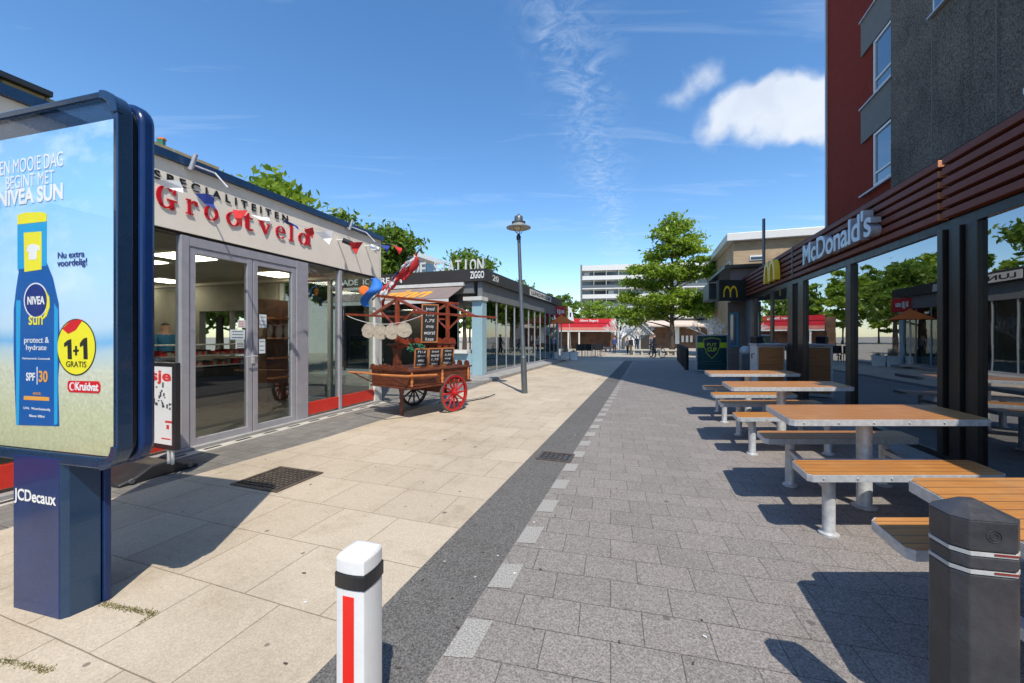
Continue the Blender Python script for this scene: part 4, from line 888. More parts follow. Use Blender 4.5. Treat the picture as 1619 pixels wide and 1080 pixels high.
# ------------------------------------------------------------------ bollards in front
bo = thing('traffic_bollard', 'thick black square bollard with two white stripes at the right edge', 'bollard', (1.312, 1.142, 0))
def bol(b, z0, z1, wd, ch, c=(1.312, 1.14), rz=R(-12), k=None, top=None):
    x = Vector((math.cos(rz), math.sin(rz), 0)); y = Vector((-math.sin(rz), math.cos(rz), 0)); c = Vector((c[0], c[1], 0)); wd = wd - .030; h = wd / 2; g = h - .034
    base = [(-h + ch, -h), (h - ch, -h), (h, -h + ch), (h, g - ch), (h - ch, g), (-h + ch, g), (-h, g - ch), (-h, -h + ch)]
    A = [c + x * a + y * b_ + Vector((0, 0, z0)) for a, b_ in base]; b.prism(A, (0, 0, z1 - z0), k)
    return c, x, y, base
b = MB(); bol(b, 0, .704, .19, .028); bol(b, .7045, .7195, .182, .026); bol(b, .7197, .754, .19, .028); bol(b, .7542, .769, .182, .026); c_, x_, y_, base_ = bol(b, .7692, .852, .19, .028)
n = 8; vs = [c_ + x_ * p + y_ * q + Vector((0, 0, .8521)) for p, q in base_] + [c_ + x_ * p * .2 + y_ * q * .2 + Vector((0, 0, .885)) for p, q in base_]
b.add(vs, [(i, (i + 1) % n, n + (i + 1) % n, n + i) for i in range(n)] + [tuple(range(n, 2 * n))]); b.build('post', M['bollard'], bo, bevel=.004)
for z_ in (.7065, .756):
    b = MB(); bol(b, z_, z_ + .010, .1908, .0285); st_ = b.build('reflective_stripe', [M['stripe'], M['red_ref']], bo)
    b = MB(); b.box(c_ + x_ * .0 - y_ * .0823 + Vector((0, 0, z_ + .005)), x_ * .053, y_ * .001, (0, 0, .005)); b.build('red_mark', M['dark_red'], st_)
b = MB(); n = 24; cc = c_ - y_ * .0808 + x_ * .0 + Vector((0, 0, .812))
for rr in (.016, .009):
    b.tube([cc + x_ * rr * math.cos(2 * PI * i / n) + Vector((0, 0, rr * math.sin(2 * PI * i / n))) for i in range(n + 1)], .0012, 4)
b.build('emblem', M['bollard'], bo)
wb = thing('delineator_post', 'white square marker post with black band and red reflective strip in the foreground', 'marker post', (-.46, 1.25, 0))
P0 = Vector((-.443, 1.18, 0)); ea = Vector((-.094, .027, 0)); eb = Vector((.027, .094, 0)) * .97
def sq(b, g, z0, z1, rise=0): 
    o = P0 - (ea.normalized() + eb.normalized()) * g; A, B_ = ea + ea.normalized() * 2 * g, eb + eb.normalized() * 2 * g
    # sides bulge a little like the moulded post
    pts = []
    N_ = 6
    for s0, dv, nv in ((o, A, -eb.normalized()), (o + A, B_, ea.normalized()), (o + A + B_, -A, eb.normalized()), (o + B_, -B_, -ea.normalized())):
        for i in range(N_):
            t = i / N_; pts.append(s0 + dv * t + nv * .006 * 4 * t * (1 - t))
    b.prism([p + Vector((0, 0, z0)) for p in pts], (0, 0, z1 - z0)); return pts
b = MB(); sq(b, 0, 0, .588); b.build('post', M['white_paint'], wb, bevel=.004)
b = MB(); sq(b, .003, .5885, .632); b.build('black_band', M['blackpaint'], wb, bevel=.002)
b = MB(); pts = sq(b, 0, .6325, .675); c = sum(pts, Vector()) / len(pts); n = len(pts)
vs = [p + Vector((0, 0, .6751)) for p in pts] + [c + (p - c) * .9 + Vector((0, 0, .684)) for p in pts] + [c + (p - c) * .6 + Vector((0, 0, .690)) for p in pts]
b.add(vs, [(i, (i + 1) % n, n + (i + 1) % n, n + i) for i in range(n)] + [(n + i, n + (i + 1) % n, 2 * n + (i + 1) % n, 2 * n + i) for i in range(n)] + [tuple(range(2 * n, 3 * n))]); b.build('cap', M['white_paint'], wb, bevel=.003)
b = MB(); fn = -eb.normalized(); b.box(P0 + ea * .30 + fn * .0062 + Vector((0, 0, .12)), ea * .4, fn * .001, (0, 0, .448)); b.build('red_strip', M['red_ref'], wb)

# ------------------------------------------------------------------ street lamp
lbz = G(830, 622); lt = DP(820.5, 366, lbz.y)
lp = thing('street_lamp', 'slim dark street lamp with a round hat shaped head on the beige pavement', 'street lamp', lbz)
b = MB(); d_ = (lt - lbz); b.tube([lbz, lbz + d_ * .22], [.07, .07], 16); b.tube([lbz + d_ * .222, lbz + d_ * .235, lbz + d_ * .96], [.075, .052, .04], 16); b.build('pole', M['steelgrey'], lp, smooth=40)
b = MB(); b.lathe(lt + Vector((0, 0, -.12)), [(.05, -.08), (.055, 0), (.03, .05), (.015, .07)], 16); b.build('socket', M['blackpaint'], lp, smooth=40)
b = MB()
for i in range(4):
    a = PI / 2 * i + .4; q = Vector((math.cos(a), math.sin(a), 0)); b.tube([lt + Vector((0, 0, -.07)), lt + q * .08 + Vector((0, 0, -.02)), lt + q * .13 + Vector((0, 0, .08))], .008)
b.build('bracket', M['steelgrey'], lp)
b = MB(); b.lathe(lt + Vector((0, 0, .08)), [(.29, 0), (.292, .015), (.17, .07), (.145, .1), (.14, .11)], 32); b.build('shade', pbr('lamp shade', (.42, .44, .42), .35, .4), lp, smooth=40)
b = MB(); b.lathe(lt + Vector((0, 0, .0)), [(.02, 0), (.09, .02), (.13, .078)], 24); b.build('diffuser', pbr('yellowed diffuser', (.6, .5, .32), .25), lp, smooth=50)
b = MB(); b.lathe(lt + Vector((0, 0, .192)), [(.16, 0), (.165, .03), (.1, .04), (.1, .15), (.085, .17), (.03, .2), (.012, .23)], 24); b.build('crown_cap', M['steelgrey'], lp, smooth=40)

# ------------------------------------------------------------------ vendor's cart
ca = Vector((.573, .82, 0)).normalized(); cn = Vector((-.82, .573, 0)).normalized(); c0 = Vector((-1.63, 6.25, 0)); CL, CW = 1.47, .95
ct = thing('market_cart', 'old brown wooden market cart with red spoked wheels and open roof frame', 'cart', c0 + ca * .7 + cn * .47)
def cp(a, n_, z): v = c0 + ca * a + cn * n_; v.z = z; return v
b = MB(); b.box(cp(0, 0, .54), ca * CL, cn * CW, (0, 0, .24)); b.build('body', M['wood_cart'], ct, bevel=.008)
b = MB(); b.box(cp(-.03, -.03, .782), ca * (CL + .06), cn * (CW + .06), (0, 0, .03)); b.build('top_board', M['wood_cart'], ct, bevel=.008)
b = MB(); b.box(cp(-.02, -.02, .505), ca * (CL + .04), cn * (CW + .04), (0, 0, .032)); b.build('bottom_rail', M['wood_cart'], ct, bevel=.008)
for nn, a0, a1, L1 in ((-.012, 0, CL, 1),):
    for i in range(3):
        a_ = .04 + i * (CL - .12) / 2; b = MB(); b.lathe(cp(a_, -.022, .54), [(.012, 0), (.026, .02), (.016, .05), (.03, .09), (.018, .13), (.028, .17), (.014, .2), (.02, .235)], 12); b.build('turned_baluster', M['wood_orange'], ct, smooth=50)
b = MB()
for i in range(9): # scalloped crest on the near end
    b.cyl(cp(-.03, .06 + i * .105, .83 + .015 * math.sin(i * 1.6)), cp(-.005, .06 + i * .105, .83 + .015 * math.sin(i * 1.6)), .055, .055, 12)
b.build('scalloped_crest', M['wood_cart'], ct)
b = MB()
for i in range(5): b.cyl(cp(CL, .1 + i * .18, .84), cp(CL + .025, .1 + i * .18, .84), .06, .06, 12)
b.build('scalloped_crest', M['wood_cart'], ct)
for nn in (.05, CW - .1):
    b = MB(); b.tube([cp(.55, nn - .1 if nn < .3 else nn + .1, .70), cp(-.1, nn - .1 if nn < .3 else nn + .1, .73), cp(-.5, nn, .78)], [.022, .02, .016], 8); b.build('handle', M['wood_orange'], ct, smooth=50)
    b = MB(); b.tube([cp(-.42, nn, .76), cp(-.02, nn, .56)], .012, 6); b.build('handle_brace', M['wood_cart'], ct)
b = MB(); b.cyl(cp(-.46, .05, .775), cp(-.46, CW - .1, .775), .012, .012, 8); b.build('handle_bar', M['wood_orange'], ct)
b = MB(); b.lathe(cp(.245, .47, .004), [(.026, 0), (.032, .03), (.022, .06), (.045, .1), (.03, .15), (.05, .2), (.026, .25), (.042, .32), (.03, .36), (.046, .42), (.05, .50)], 16); b.build('leg', M['wood_cart'], ct, smooth=50)
def wheel(center, ax, rad, spoke_m, name='wheel'):
    ax = Vector(ax).normalized(); up = Vector((0, 0, 1)); sd = ax.cross(up).normalized(); b = MB(); n = 36
    def ringp(r0, r1, h0, h1):
        vs = []
        for r, h in ((r0, h0), (r1, h0), (r1, h1), (r0, h1)):
            for i in range(n): t = 2 * PI * i / n; vs.append(center + up * r * math.sin(t) + sd * r * math.cos(t) + ax * h)
        return vs, [(k * n + i, k * n + (i + 1) % n, ((k + 1) % 4) * n + (i + 1) % n, ((k + 1) % 4) * n + i) for k in range(4) for i in range(n)]
    b.add(*ringp(rad * .86, rad * .965, -.022, .022)); w_ = b.build(name, spoke_m, ct)
    b = MB(); b.add(*ringp(rad * .966, rad, -.026, .026)); b.build('rim_band', M['tyre'], w_)
    for i in range(12):
        t = 2 * PI * i / 12; q = up * math.sin(t) + sd * math.cos(t); b = MB(); b.tube([center + q * .04, center + q * rad * .45, center + q * rad * .87], [.014, .019, .013], 8); b.build('spoke', spoke_m, w_, smooth=50)
    b = MB(); b.lathe(center - ax * .06, [(.035, 0), (.055, .02), (.065, .06), (.05, .1), (.035, .13), (.03, .15)], 18, ax=ax); b.build('hub', spoke_m, w_, smooth=50)
wr = .335
wheel(Vector((-1.04, 7.09, wr + .004)), -cn, wr, M['wheel_red'])
wheel(Vector((-1.04, 7.09, wr + .004)) + cn * 1.06, cn, wr, M['wheel_dark'])
b = MB(); a_ = Vector((-1.04, 7.09, wr)); b.tube([a_, a_ + cn * 1.06], .02, 8); b.box(a_ + cn * .2 - ca * .03 + Vector((0, 0, .0)), ca * .06, cn * .66, (0, 0, .17)); b.build('axle', M['wood_cart'], ct)
# posts and roof frame
pc1 = Vector((-1.93, 6.65, 0)); pc2 = Vector((-1.24, 7.63, 0)); ZR = 2.0; ZE = 1.72
for p_ in (pc1, pc2):
    b = MB(); b.box(p_ - ca * .03 - cn * .03 + Vector((0, 0, 1.24)), ca * .06, cn * .06, (0, 0, ZR - 1.24)); b.build('roof_post', M['wood_red'], ct, bevel=.006)
    b = MB(); b.prism([p_ + cn * x + ca * -.045 + Vector((0, 0, z)) for x, z in ((-.045, .812), (.045, .812), (.07, .9), (.05, 1.0), (.07, 1.12), (.10, 1.20), (-.10, 1.20), (-.07, 1.12), (-.05, 1.0), (-.07, .9))], ca * .09); b.build('carved_post_base', M['wood_cart'], ct, bevel=.006)
    for s_ in (1, -1):
        e_ = p_ + cn * .7 * s_; b = MB(); q0 = p_ + Vector((0, 0, ZR - .02)); q1 = Vector((e_.x, e_.y, ZE)); dd = q1 - q0; nn = dd.cross(ca).normalized()
        b.box(q0 - ca * .02 - nn * .02, dd, ca * .04, nn * .04); b.build('rafter', M['wood_red'], ct)
        b = MB(); r0 = p_ + Vector((0, 0, 1.48)); r1 = p_ + cn * .45 * s_ + Vector((0, 0, 1.80)); dd = r1 - r0; nn = dd.cross(ca).normalized(); b.box(r0 - ca * .013 - nn * .013, dd, ca * .026, nn * .026); b.build('brace', M['wood_red'], ct)
def beam(p, q, t, nm, m):
    d_ = q - p; x = d_.normalized(); n_ = x.cross(Vector((0, 0, 1))).normalized(); b = MB(); b.box(p - n_ * t / 2 - Vector((0, 0, t / 2)), d_, n_ * t, (0, 0, t)); b.build(nm, m, ct, bevel=.004)
rz_ = Vector((0, 0, ZR)); beam(pc1 - ca * .42 + rz_, pc2 + ca * .3 + rz_, .04, 'ridge_beam', M['wood_red'])
for s_ in (1, -1): z_ = Vector((0, 0, ZE)); beam(pc1 + cn * .7 * s_ - ca * (.5 if s_ > 0 else .28) + z_, pc2 + cn * .7 * s_ + ca * .62 + z_, .036, 'eave_beam', M['wood_red'])
# shelf between posts, with a wavy front
b = MB(); b.box(pc1 - ca * .12 - cn * .11 + Vector((0, 0, 1.202)), pc2 - pc1 + ca * .24, cn * .22, (0, 0, .025)); b.build('shelf', M['wood_cart'], ct, bevel=.006)
b = MB(); L_ = (pc2 - pc1).length + .2
for i in range(8): b.cyl(pc1 - ca * .08 + ca * (i + .5) * L_ / 8 - cn * .1 + Vector((0, 0, 1.235)), pc1 - ca * .08 + ca * (i + .5) * L_ / 8 - cn * .085 + Vector((0, 0, 1.235)), L_ / 15, L_ / 15, 12)
b.build('wavy_trim', M['wood_red'], ct)
# chalkboards
def chalkboard(p, wd, ht, lean, lab, rows, seed):
    rnd = random.Random(seed); t = thing('chalkboard', lab, 'chalkboard', p, 'chalkboards on the cart'); x = Vector((.86, .51, 0)).normalized() if wd < .3 else Vector((.90, .43, 0)).normalized()
    n_ = Vector((x.y, -x.x, 0)); up = (Vector((0, 0, 1)) - n_ * lean).normalized(); f = .022
    b = MB(); b.box(p, x * wd, -n_ * .012, up * f); b.box(p + up * (ht - f), x * wd, -n_ * .012, up * f); b.box(p + up * f, x * f, -n_ * .012, up * (ht - 2 * f)); b.box(p + up * f + x * (wd - f), x * f, -n_ * .012, up * (ht - 2 * f)); b.build('frame', M['wood_orange'], t)
    b = MB(); b.box(p + x * f + up * f, x * (wd - 2 * f), -n_ * .006, up * (ht - 2 * f)); b.build('slate', M['slate'], t)
    b = MB(); words = ['stroop', 'wafels', 'vers', 'kaas', 'noten', '2,50', 'nu', 'worst', 'brood', '1,75', 'olijven']
    for r in range(rows):
        w_ = rnd.uniform(.5, .8) * (wd - 2 * f); h_ = (ht - 2 * f) / rows; x0 = f + (wd - 2 * f - w_) / 2
        b.text(rnd.choice(words), p + x * x0 + up * (ht - f - h_ * (r + .85)) + n_ * .001, x * w_, up * h_ * .55, n_ * .001, .0, .15)
    b.build('chalk_writing', M['chalk'], t); return t
chalkboard(pc1 * .55 + pc2 * .45 - cn * .13 - ca * .14 + Vector((0, 0, 1.24)), .30, .68, -.12, 'tall chalkboard leaning on the upper shelf of the cart', 6, 3)
for i, lb_ in enumerate(('small orange framed chalkboard, left one of three on the cart top', 'small orange framed chalkboard, middle one of three on the cart top', 'small orange framed chalkboard, right one of three on the cart top')):
    chalkboard(cp(.36 + i * .32, .30, .814), .245, .34, -.18, lb_, 4, 10 + i)
# flowers and string of straw hats
b = MB()
for i in range(40):
    p_ = pc1 * .75 + pc2 * .25 - cn * random.uniform(.05, .16) + ca * random.uniform(-.15, .18) + Vector((0, 0, 1.15 + random.uniform(-.07, .06))); b.cbox(p_, .03, .02, .03, random.random() * 6)
b.tube([pc1 * .75 + pc2 * .25 - cn * .1 + ca * (x - .16) + Vector((0, 0, 1.15 - .05 * math.sin(x * 9.5))) for x in (0, .08, .16, .24, .33)], .035, 6)
tag(b.build('garland', [M['green_cloth']]), 'small green garland hanging under the left end of the cart shelf', 'garland')
sA = pc1 + cn * .7 - ca * .48 + Vector((0, 0, ZE - .02)); sB = pc1 - cn * .62 + Vector((0, 0, ZE - .03))
def sag(t, s_=.16): v = sA.lerp(sB, t); v.z -= s_ * 4 * t * (1 - t) * .9; return v
b = MB(); b.tube([sag(i / 16) for i in range(17)], .005, 5); tag(b.build('string', M['white_dirty']), 'white string sagging under the cart roof frame', 'string')
for i, lb_ in enumerate(('pale round straw basket lid, leftmost of four on the string', 'pale round straw basket lid, second from the left on the string', 'pale round straw basket lid, third from the left on the string', 'folded pale straw lid nearest the cart post on the string')):
    q = sag(.30 + i * .155); t = .0; n_ = Vector((-.15 + .1 * i, -1, .05)).normalized(); b = MB(); c_ = q + Vector((0, 0, -.13))
    b.lathe(c_, [(.004, .014), (.045, .013), (.05, .009), (.11, .007), (.113, .012), (.122, .010), (.124, 0), (.12, -.004), (.004, -.004)], 22, ax=n_)
    rl = random.Random(40 + i); b.v = [c_ + Vector(((v - c_).x * (1 + .07 * math.sin(3 * (v - c_).z * 20 + i)), (v - c_).y, (v - c_).z * (1.0 + .05 * rl.random()) - .4 * abs((v - c_).x) ** 1.5 * (i % 2))) for v in b.v]
    tag(b.build('straw_lid', M['straw'], smooth=25), lb_, 'straw lid', 'round straw lids on the string')
# tow strap in front of wheel
b = MB(); w0 = G(735, 637); b.tube([w0 + Vector((-.5, -.1, .02)), w0 + Vector((0, .05, .012)), G(765, 631) + Vector((0, 0, .015)), G(783, 627) + Vector((0, 0, .05))], .012, 6); tag(b.build('drawbar', M['blackpaint']), 'thin black iron bar lying on the slabs beside the red cart wheel', 'bar')

# ------------------------------------------------------------------ flags and bunting
def pt_w(px, py, off): u_ = WG.u(px, off); return WG.p(u_, WG.z(px, py, off), off)
fl = thing('bunting', 'string of red white and blue pennants before the cream fascia', 'bunting', pt_w(420, 350, .55))
path = [(200, 262), (262, 284), (322, 305), (378, 329), (410, 340), (452, 350), (487, 360), (512, 364), (563, 380), (590, 388), (612, 384), (630, 390)]
pp = [pt_w(x, y, .5) if x < 600 else DP(x, y, 9.2 + (x - 600) * .02) for x, y in path]
b = MB(); b.tube(pp, .003, 4); b.build('cord', M['white_dirty'], fl)
cols = {0: M['white_cloth'], 1: M['blue_cloth'], 2: M['red_cloth']}
for i, (x, y, cc, s_, tilt) in enumerate(((262, 286, 0, 1.0, .8), (325, 308, 1, 1.0, .5), (380, 332, 2, 1.1, .1), (412, 342, 0, .9, .7), (455, 352, 1, .9, .8), (488, 362, 2, .8, .3), (513, 366, 0, 1.1, .3), (564, 383, 2, 1.1, .0), (590, 388, 0, .9, .4), (610, 388, 1, .9, .2), (629, 390, 2, 1.0, .2))):
    q = pt_w(x, y, .5) if x < 600 else DP(x, y, 9.2); b = MB(); w_ = .12 * s_; h_ = .19 * s_
    a_ = Vector((math.cos(.5 + i), math.sin(.5 + i) * .5, .12)).normalized(); d_ = (Vector((0, 0, -1)) + Vector((1, .2, .55)) * tilt).normalized(); n_ = a_.cross(d_).normalized() * .03
    v0, v1, v2 = q - a_ * w_, q + a_ * w_, q + d_ * h_; m1 = (v0 + v2) / 2 + n_; m2 = (v1 + v2) / 2 + n_; m0 = (v0 + v1) / 2 - n_ * .7; vs = [v0, m0, v1, m2, v2, m1]
    vs2 = [v + n_ * .05 for v in vs]; b.add(vs + vs2, [(0, 1, 5), (1, 2, 3), (1, 3, 5), (5, 3, 4), (6, 11, 7), (7, 9, 8), (7, 11, 9), (11, 10, 9), (0, 6, 7, 1), (1, 7, 8, 2), (2, 8, 9, 3), (3, 9, 10, 4), (4, 10, 11, 5), (5, 11, 6, 0)]); b.build('pennant', cols[cc], fl)
fg = thing('flag_on_pole', 'red white and blue flag wound round a slanted pole at the shop corner', 'flag', pt_w(575, 478, .2))
pA = WG.p(WG.u(588), 2.08, .02); pB = DP(667, 392, 7.0)
b = MB(); b.tube([pA, pB], [.018, .012], 8); b.build('pole', M['steelgrey'], fg)
def cloth(tops, name, m, sw, drop, seed, par, k=14):
    rnd = random.Random(seed); b = MB(); n = len(tops)
    for side in (0, 1):
        pass
    cols_ = []
    for i in range(k + 1):
        t = i / k; j = min(int(t * (n - 1)), n - 2); f_ = t * (n - 1) - j; p_ = tops[j].lerp(tops[j + 1], f_); row = []
        for r in range(7):
            s_ = r / 6; row.append(p_ + Vector((math.sin(s_ * 5 + t * 9 + seed) * .03 + .015 * math.sin(t * 23), math.cos(s_ * 6 + t * 7) * .04, -drop(t) * s_)))
        cols_.append(row)
    vs = [v for row in cols_ for v in row]; fs = [(i * 7 + r, i * 7 + r + 1, (i + 1) * 7 + r + 1, (i + 1) * 7 + r) for i in range(k) for r in range(6)]
    b.add(vs, fs); o = b.build(name, m, par, smooth=80, recalc=False); sm = o.modifiers.new('s', 'SOLIDIFY'); sm.thickness = .004; return o
ax_ = pB - pA
cloth([pA + ax_ * .55, pA + ax_ * .93], 'flag_red', M['red_cloth'], 0, lambda t: .10 + .22 * t * (1.1 - t) * 3, 1, fg)
cloth([pA + ax_ * .60 + Vector((.02, -.03, .03)), pA + ax_ * .88 + Vector((.02, -.03, .01))], 'flag_white', M['white_cloth'], 0, lambda t: .12, 2, fg)
cloth([pA + ax_ * .18 + Vector((0, -.02, .0)), pA + ax_ * .62], 'flag_red_tail', M['red_cloth'], 0, lambda t: .30 - .18 * t, 3, fg)
cloth([pA + ax_ * .16 + Vector((0, -.05, -.06)), pA + ax_ * .5 + Vector((0, -.03, -.03))], 'flag_white_tail', M['white_cloth'], 0, lambda t: .22 - .1 * t, 4, fg)
cloth([pA + ax_ * .36 + Vector((0, -.0, .0)), pA + ax_ * .74], 'flag_blue', M['blue_cloth'], 0, lambda t: .07, 5, fg)
# bright blue twisted streamer with an orange patch
sg2 = thing('streamer', 'bright blue twisted streamer with an orange patch hanging at the shop corner', 'streamer', DP(585, 485, 7.0))
b = MB(); n = 40
pts = [DP(587 + 10 * math.sin(i / n * 5.2 + .4), 440 + i / n * 45, 7.0 + .08 * math.cos(i / n * 7)) for i in range(n + 1)]
vs = []
for i, p_ in enumerate(pts): a_ = i / n * 5; w_ = .065 + .035 * math.sin(i / n * PI); vs += [p_ - Vector((w_, w_ * .3 * math.sin(a_), .0)), p_ + Vector((0, -.03 * math.cos(a_), 0)), p_ + Vector((w_, w_ * .3 * math.sin(a_), 0))]
b.add(vs, [(i * 3 + r, i * 3 + r + 1, (i + 1) * 3 + r + 1, (i + 1) * 3 + r) for i in range(n) for r in range(2)]); o = b.build('ribbon', M['bright_blue'], sg2, smooth=80, recalc=False); o.modifiers.new('s', 'SOLIDIFY').thickness = .005
b = MB(); b.lathe(DP(576, 459, 6.94), [(.004, .012), (.06, .01), (.085, 0), (.004, -.004)], 14, ax=Vector((.1, -1, 0)).normalized()); b.build('orange_patch', M['fabric_orange'], sg2)
b = MB(); b.tube([pA + ax_ * .12, DP(588, 440, 7.0)], .004, 5); b.build('cord', M['white_dirty'], sg2)

# ------------------------------------------------------------------ swing sign behind the poster case
fs_ = thing('forecourt_sign', 'narrow black framed ice cream sign on a black rubber wheeled base', 'pavement sign', G(235, 755))
sgx = Vector((.93, -.36, 0)).normalized(); sgn_ = Vector((-.36, -.93, 0)).normalized(); sp0 = DP(277, 712, 3.72); sp0.z = .27
b = MB(); b.box(sp0 - sgx * .62, sgx * .62, -sgn_ * .05, (0, 0, .83)); b.build('frame', M['blackpaint'], fs_, bevel=.008)
b = MB(); b.box(sp0 - sgx * .575 + Vector((0, 0, .05)), sgx * .53, sgn_ * .004, (0, 0, .74)); pan = b.build('poster_face', M['white_paint'], fs_)
b = MB(); b.text('IJsje', sp0 - sgx * .5 + sgn_ * .0042 + Vector((0, 0, .62)), sgx * .45, (0, 0, .14), sgn_ * .001, .03); b.build('lettering', M['red_cloth'], pan)
b = MB()
for i in range(30): 
    q = sp0 - sgx * random.uniform(.06, .54) + sgn_ * .0045 + Vector((0, 0, random.uniform(.38, .6))); b.box(q, sgx * .025, sgn_ * .001, (0, 0, random.uniform(.01, .05)))
b.build('pattern', M['steelgrey'], pan)
b = MB(); b.box(sp0 - sgx * .2 + sgn_ * .0045 + Vector((0, 0, .1)), sgx * .14, sgn_ * .001, (0, 0, .012)); b.box(sp0 - sgx * .14 + sgn_ * .0045 + Vector((0, 0, .26)), sgx * .1, sgn_ * .001, (0, 0, .02)); b.box(sp0 - sgx * .12 + sgn_ * .0045 + Vector((0, 0, .2)), sgx * .04, sgn_ * .001, (0, 0, .04)); b.build('marks', M['red_cloth'], pan)
b = MB()
for x_ in (.08, .14): b.cyl(sp0 - sgx * x_ - sgn_ * .025 + Vector((0, 0, -.14)), sp0 - sgx * x_ - sgn_ * .025 + Vector((0, 0, .0)), .014, .014, 8)
b.build('spring', M['galv'], fs_)
bc = G(246, 752); bc.z = .004; bx = ST; by = Vector((-ST.y, ST.x, 0)) 
b = MB(); prof = [(-.33, 0), (-.33, .03), (-.2, .06), (-.08, .13), (.08, .13), (.2, .06), (.33, .03), (.33, 0)]
b.prism([bc - by * .1 + bx * x + Vector((0, 0, z)) for x, z in prof], by * .62); b.build('base', M['black_rub'], fs_, bevel=.015, smooth=30)
for x in (-.24, .24): b = MB(); q = bc - by * .1 + bx * x + Vector((0, 0, .035)); b.cyl(q, q - by * .02, .022, .02, 16); b.build('wheel', M['steelgrey'], fs_)

# ------------------------------------------------------------------ trees
def tree(name, label, base, trunk_h, blobs, leaf_n, leaf_s, mat, cat='tree', group=None, trunk_r=.16, seed=1, clump=.5):
    rng = np.random.default_rng(seed); base = Vector(base); t = thing(name, label, cat, base, group)
    b = MB(); top = max(z + rz for x, y, z, rx, ry, rz in blobs) * .93
    b.tube([base, base + Vector((.03, 0, trunk_h * .5)), base + Vector((0, .03, trunk_h)), base + Vector((.05, 0, top))], [trunk_r * 1.2, trunk_r, trunk_r * .8, trunk_r * .12], 10)
    P = []; tot = sum((rx * ry * rz) ** (2 / 3) for *_, rx, ry, rz in blobs)
    for (x, y, z, rx, ry, rz) in blobs:
        c = base + Vector((x, y, z)); b.tube([base + Vector((0, 0, min(z - rz * .4, top * .9) * .8)), base.lerp(c, .5) + Vector((0, 0, z * .42)), c], [trunk_r * .35, trunk_r * .2, trunk_r * .06], 6)
        n = int(leaf_n * (rx * ry * rz) ** (2 / 3) / tot); nc = max(5, int(n / 42))
        d = rng.normal(size=(nc, 3)); d /= np.linalg.norm(d, axis=1)[:, None]; r = rng.uniform(.35, 1.05, size=(nc, 1)) ** .6
        cc = d * r * np.array([rx, ry, rz]) + np.array(c)
        for k in range(0, nc, 3):
            e_ = Vector(cc[k]); b.tube([c.lerp(e_, .1), c.lerp(e_, .6) + Vector((0, 0, -.05)), e_], [trunk_r * .09, trunk_r * .06, trunk_r * .03], 4)
        idx = rng.integers(0, nc, n); off = rng.normal(size=(n, 3)) * np.array([clump, clump, clump * .42]) * rng.uniform(.5, 1.2, size=(n, 1)) * .55
        P.append(cc[idx] + off)
    b.build('trunk', M['bark'], t, smooth=60)
    P = np.concatenate(P); n = len(P)
    nrm = rng.normal(size=(n, 3)) * np.array([.8, .8, .5]) + np.array([0, 0, .7]); nrm /= np.linalg.norm(nrm, axis=1)[:, None]
    a = np.cross(nrm, rng.normal(size=(n, 3))); a /= np.linalg.norm(a, axis=1)[:, None]; c_ = np.cross(nrm, a)
    s = leaf_s * rng.uniform(.6, 1.25, size=(n, 1))
    o = P - np.array(base)
    V = np.stack([o - a * s, o - c_ * s * .45 + nrm * s * .12, o + a * s, o + c_ * s * .45 + nrm * s * .12], 1).reshape(-1, 3)
    me = bpy.data.meshes.new('crown'); me.vertices.add(len(V)); me.vertices.foreach_set('co', V.ravel())
    me.loops.add(n * 4); me.loops.foreach_set('vertex_index', np.arange(n * 4)); me.polygons.add(n); me.polygons.foreach_set('loop_start', np.arange(n) * 4); me.polygons.foreach_set('loop_total', np.full(n, 4))
    me.materials.append(mat); me.update(); me.validate(); ob = bpy.data.objects.new('crown', me); col.objects.link(ob); ob.parent = t; return t
tb = G(1063, 559)
dT = tb.y; S = dT / FP
def blobpx(px, py, rx, ry, dy=0, dep=.8): return (U(px) * dT - tb.x, dy, HC - (py - HY) * S, rx * S, rx * S * dep, ry * S)
main_blobs = [blobpx(1072, 358, 22, 16), blobpx(1048, 372, 18, 11, -.3), blobpx(1098, 385, 20, 16, .3), blobpx(1066, 392, 28, 14), blobpx(1040, 404, 20, 11, .4), blobpx(1100, 405, 16, 12, -.5),
              blobpx(1020, 432, 26, 12, -.4), blobpx(1058, 428, 30, 13), blobpx(1098, 430, 26, 13, .5), blobpx(1130, 432, 22, 12, -.6), blobpx(1005, 448, 20, 8, .6), blobpx(1145, 425, 14, 9, .3), blobpx(1045, 450, 24, 9, .8),
              blobpx(995, 470, 18, 9, .3), blobpx(1030, 478, 30, 12, -.7), blobpx(1070, 470, 30, 13, -.5), blobpx(1110, 478, 26, 12, .4), blobpx(1010, 495, 24, 9, -.2), blobpx(1050, 492, 26, 10, .6), blobpx(1090, 492, 28, 10, -.6), blobpx(1128, 488, 20, 10, .6), blobpx(1003, 506, 16, 6, .1)]
tree('tree', 'bright green layered tree with a dark straight trunk in the plaza', tb, 2.6, main_blobs, 19000, .17, M['leaf'], trunk_r=.2, seed=3, clump=.6)
def gentree(x, y, h, r, label, seed, n=5000, mat=None, group=None, th=2.4, ls=.2, base_z=0, lo=.48):
    rnd = random.Random(seed); bl = []
    for i in range(9 if lo > .4 else 16):
        a = rnd.uniform(0, 6.28); rr = rnd.uniform(.1, .6) * r; z = h * rnd.uniform(lo, .86); q = rnd.uniform(.32, .5) * r; bl.append((rr * math.cos(a), rr * math.sin(a), z, q * 1.2, q * 1.2, q * .8))
    bl.append((0, 0, h * .86, r * .35, r * .35, h * .12)); bl.append((0, 0, h * .6, r * .6, r * .6, h * .2))
    return tree('tree', label, (x, y, base_z), th, bl, n, ls, mat or M['leaf2'], seed=seed, group=group, trunk_r=.14, clump=.7)
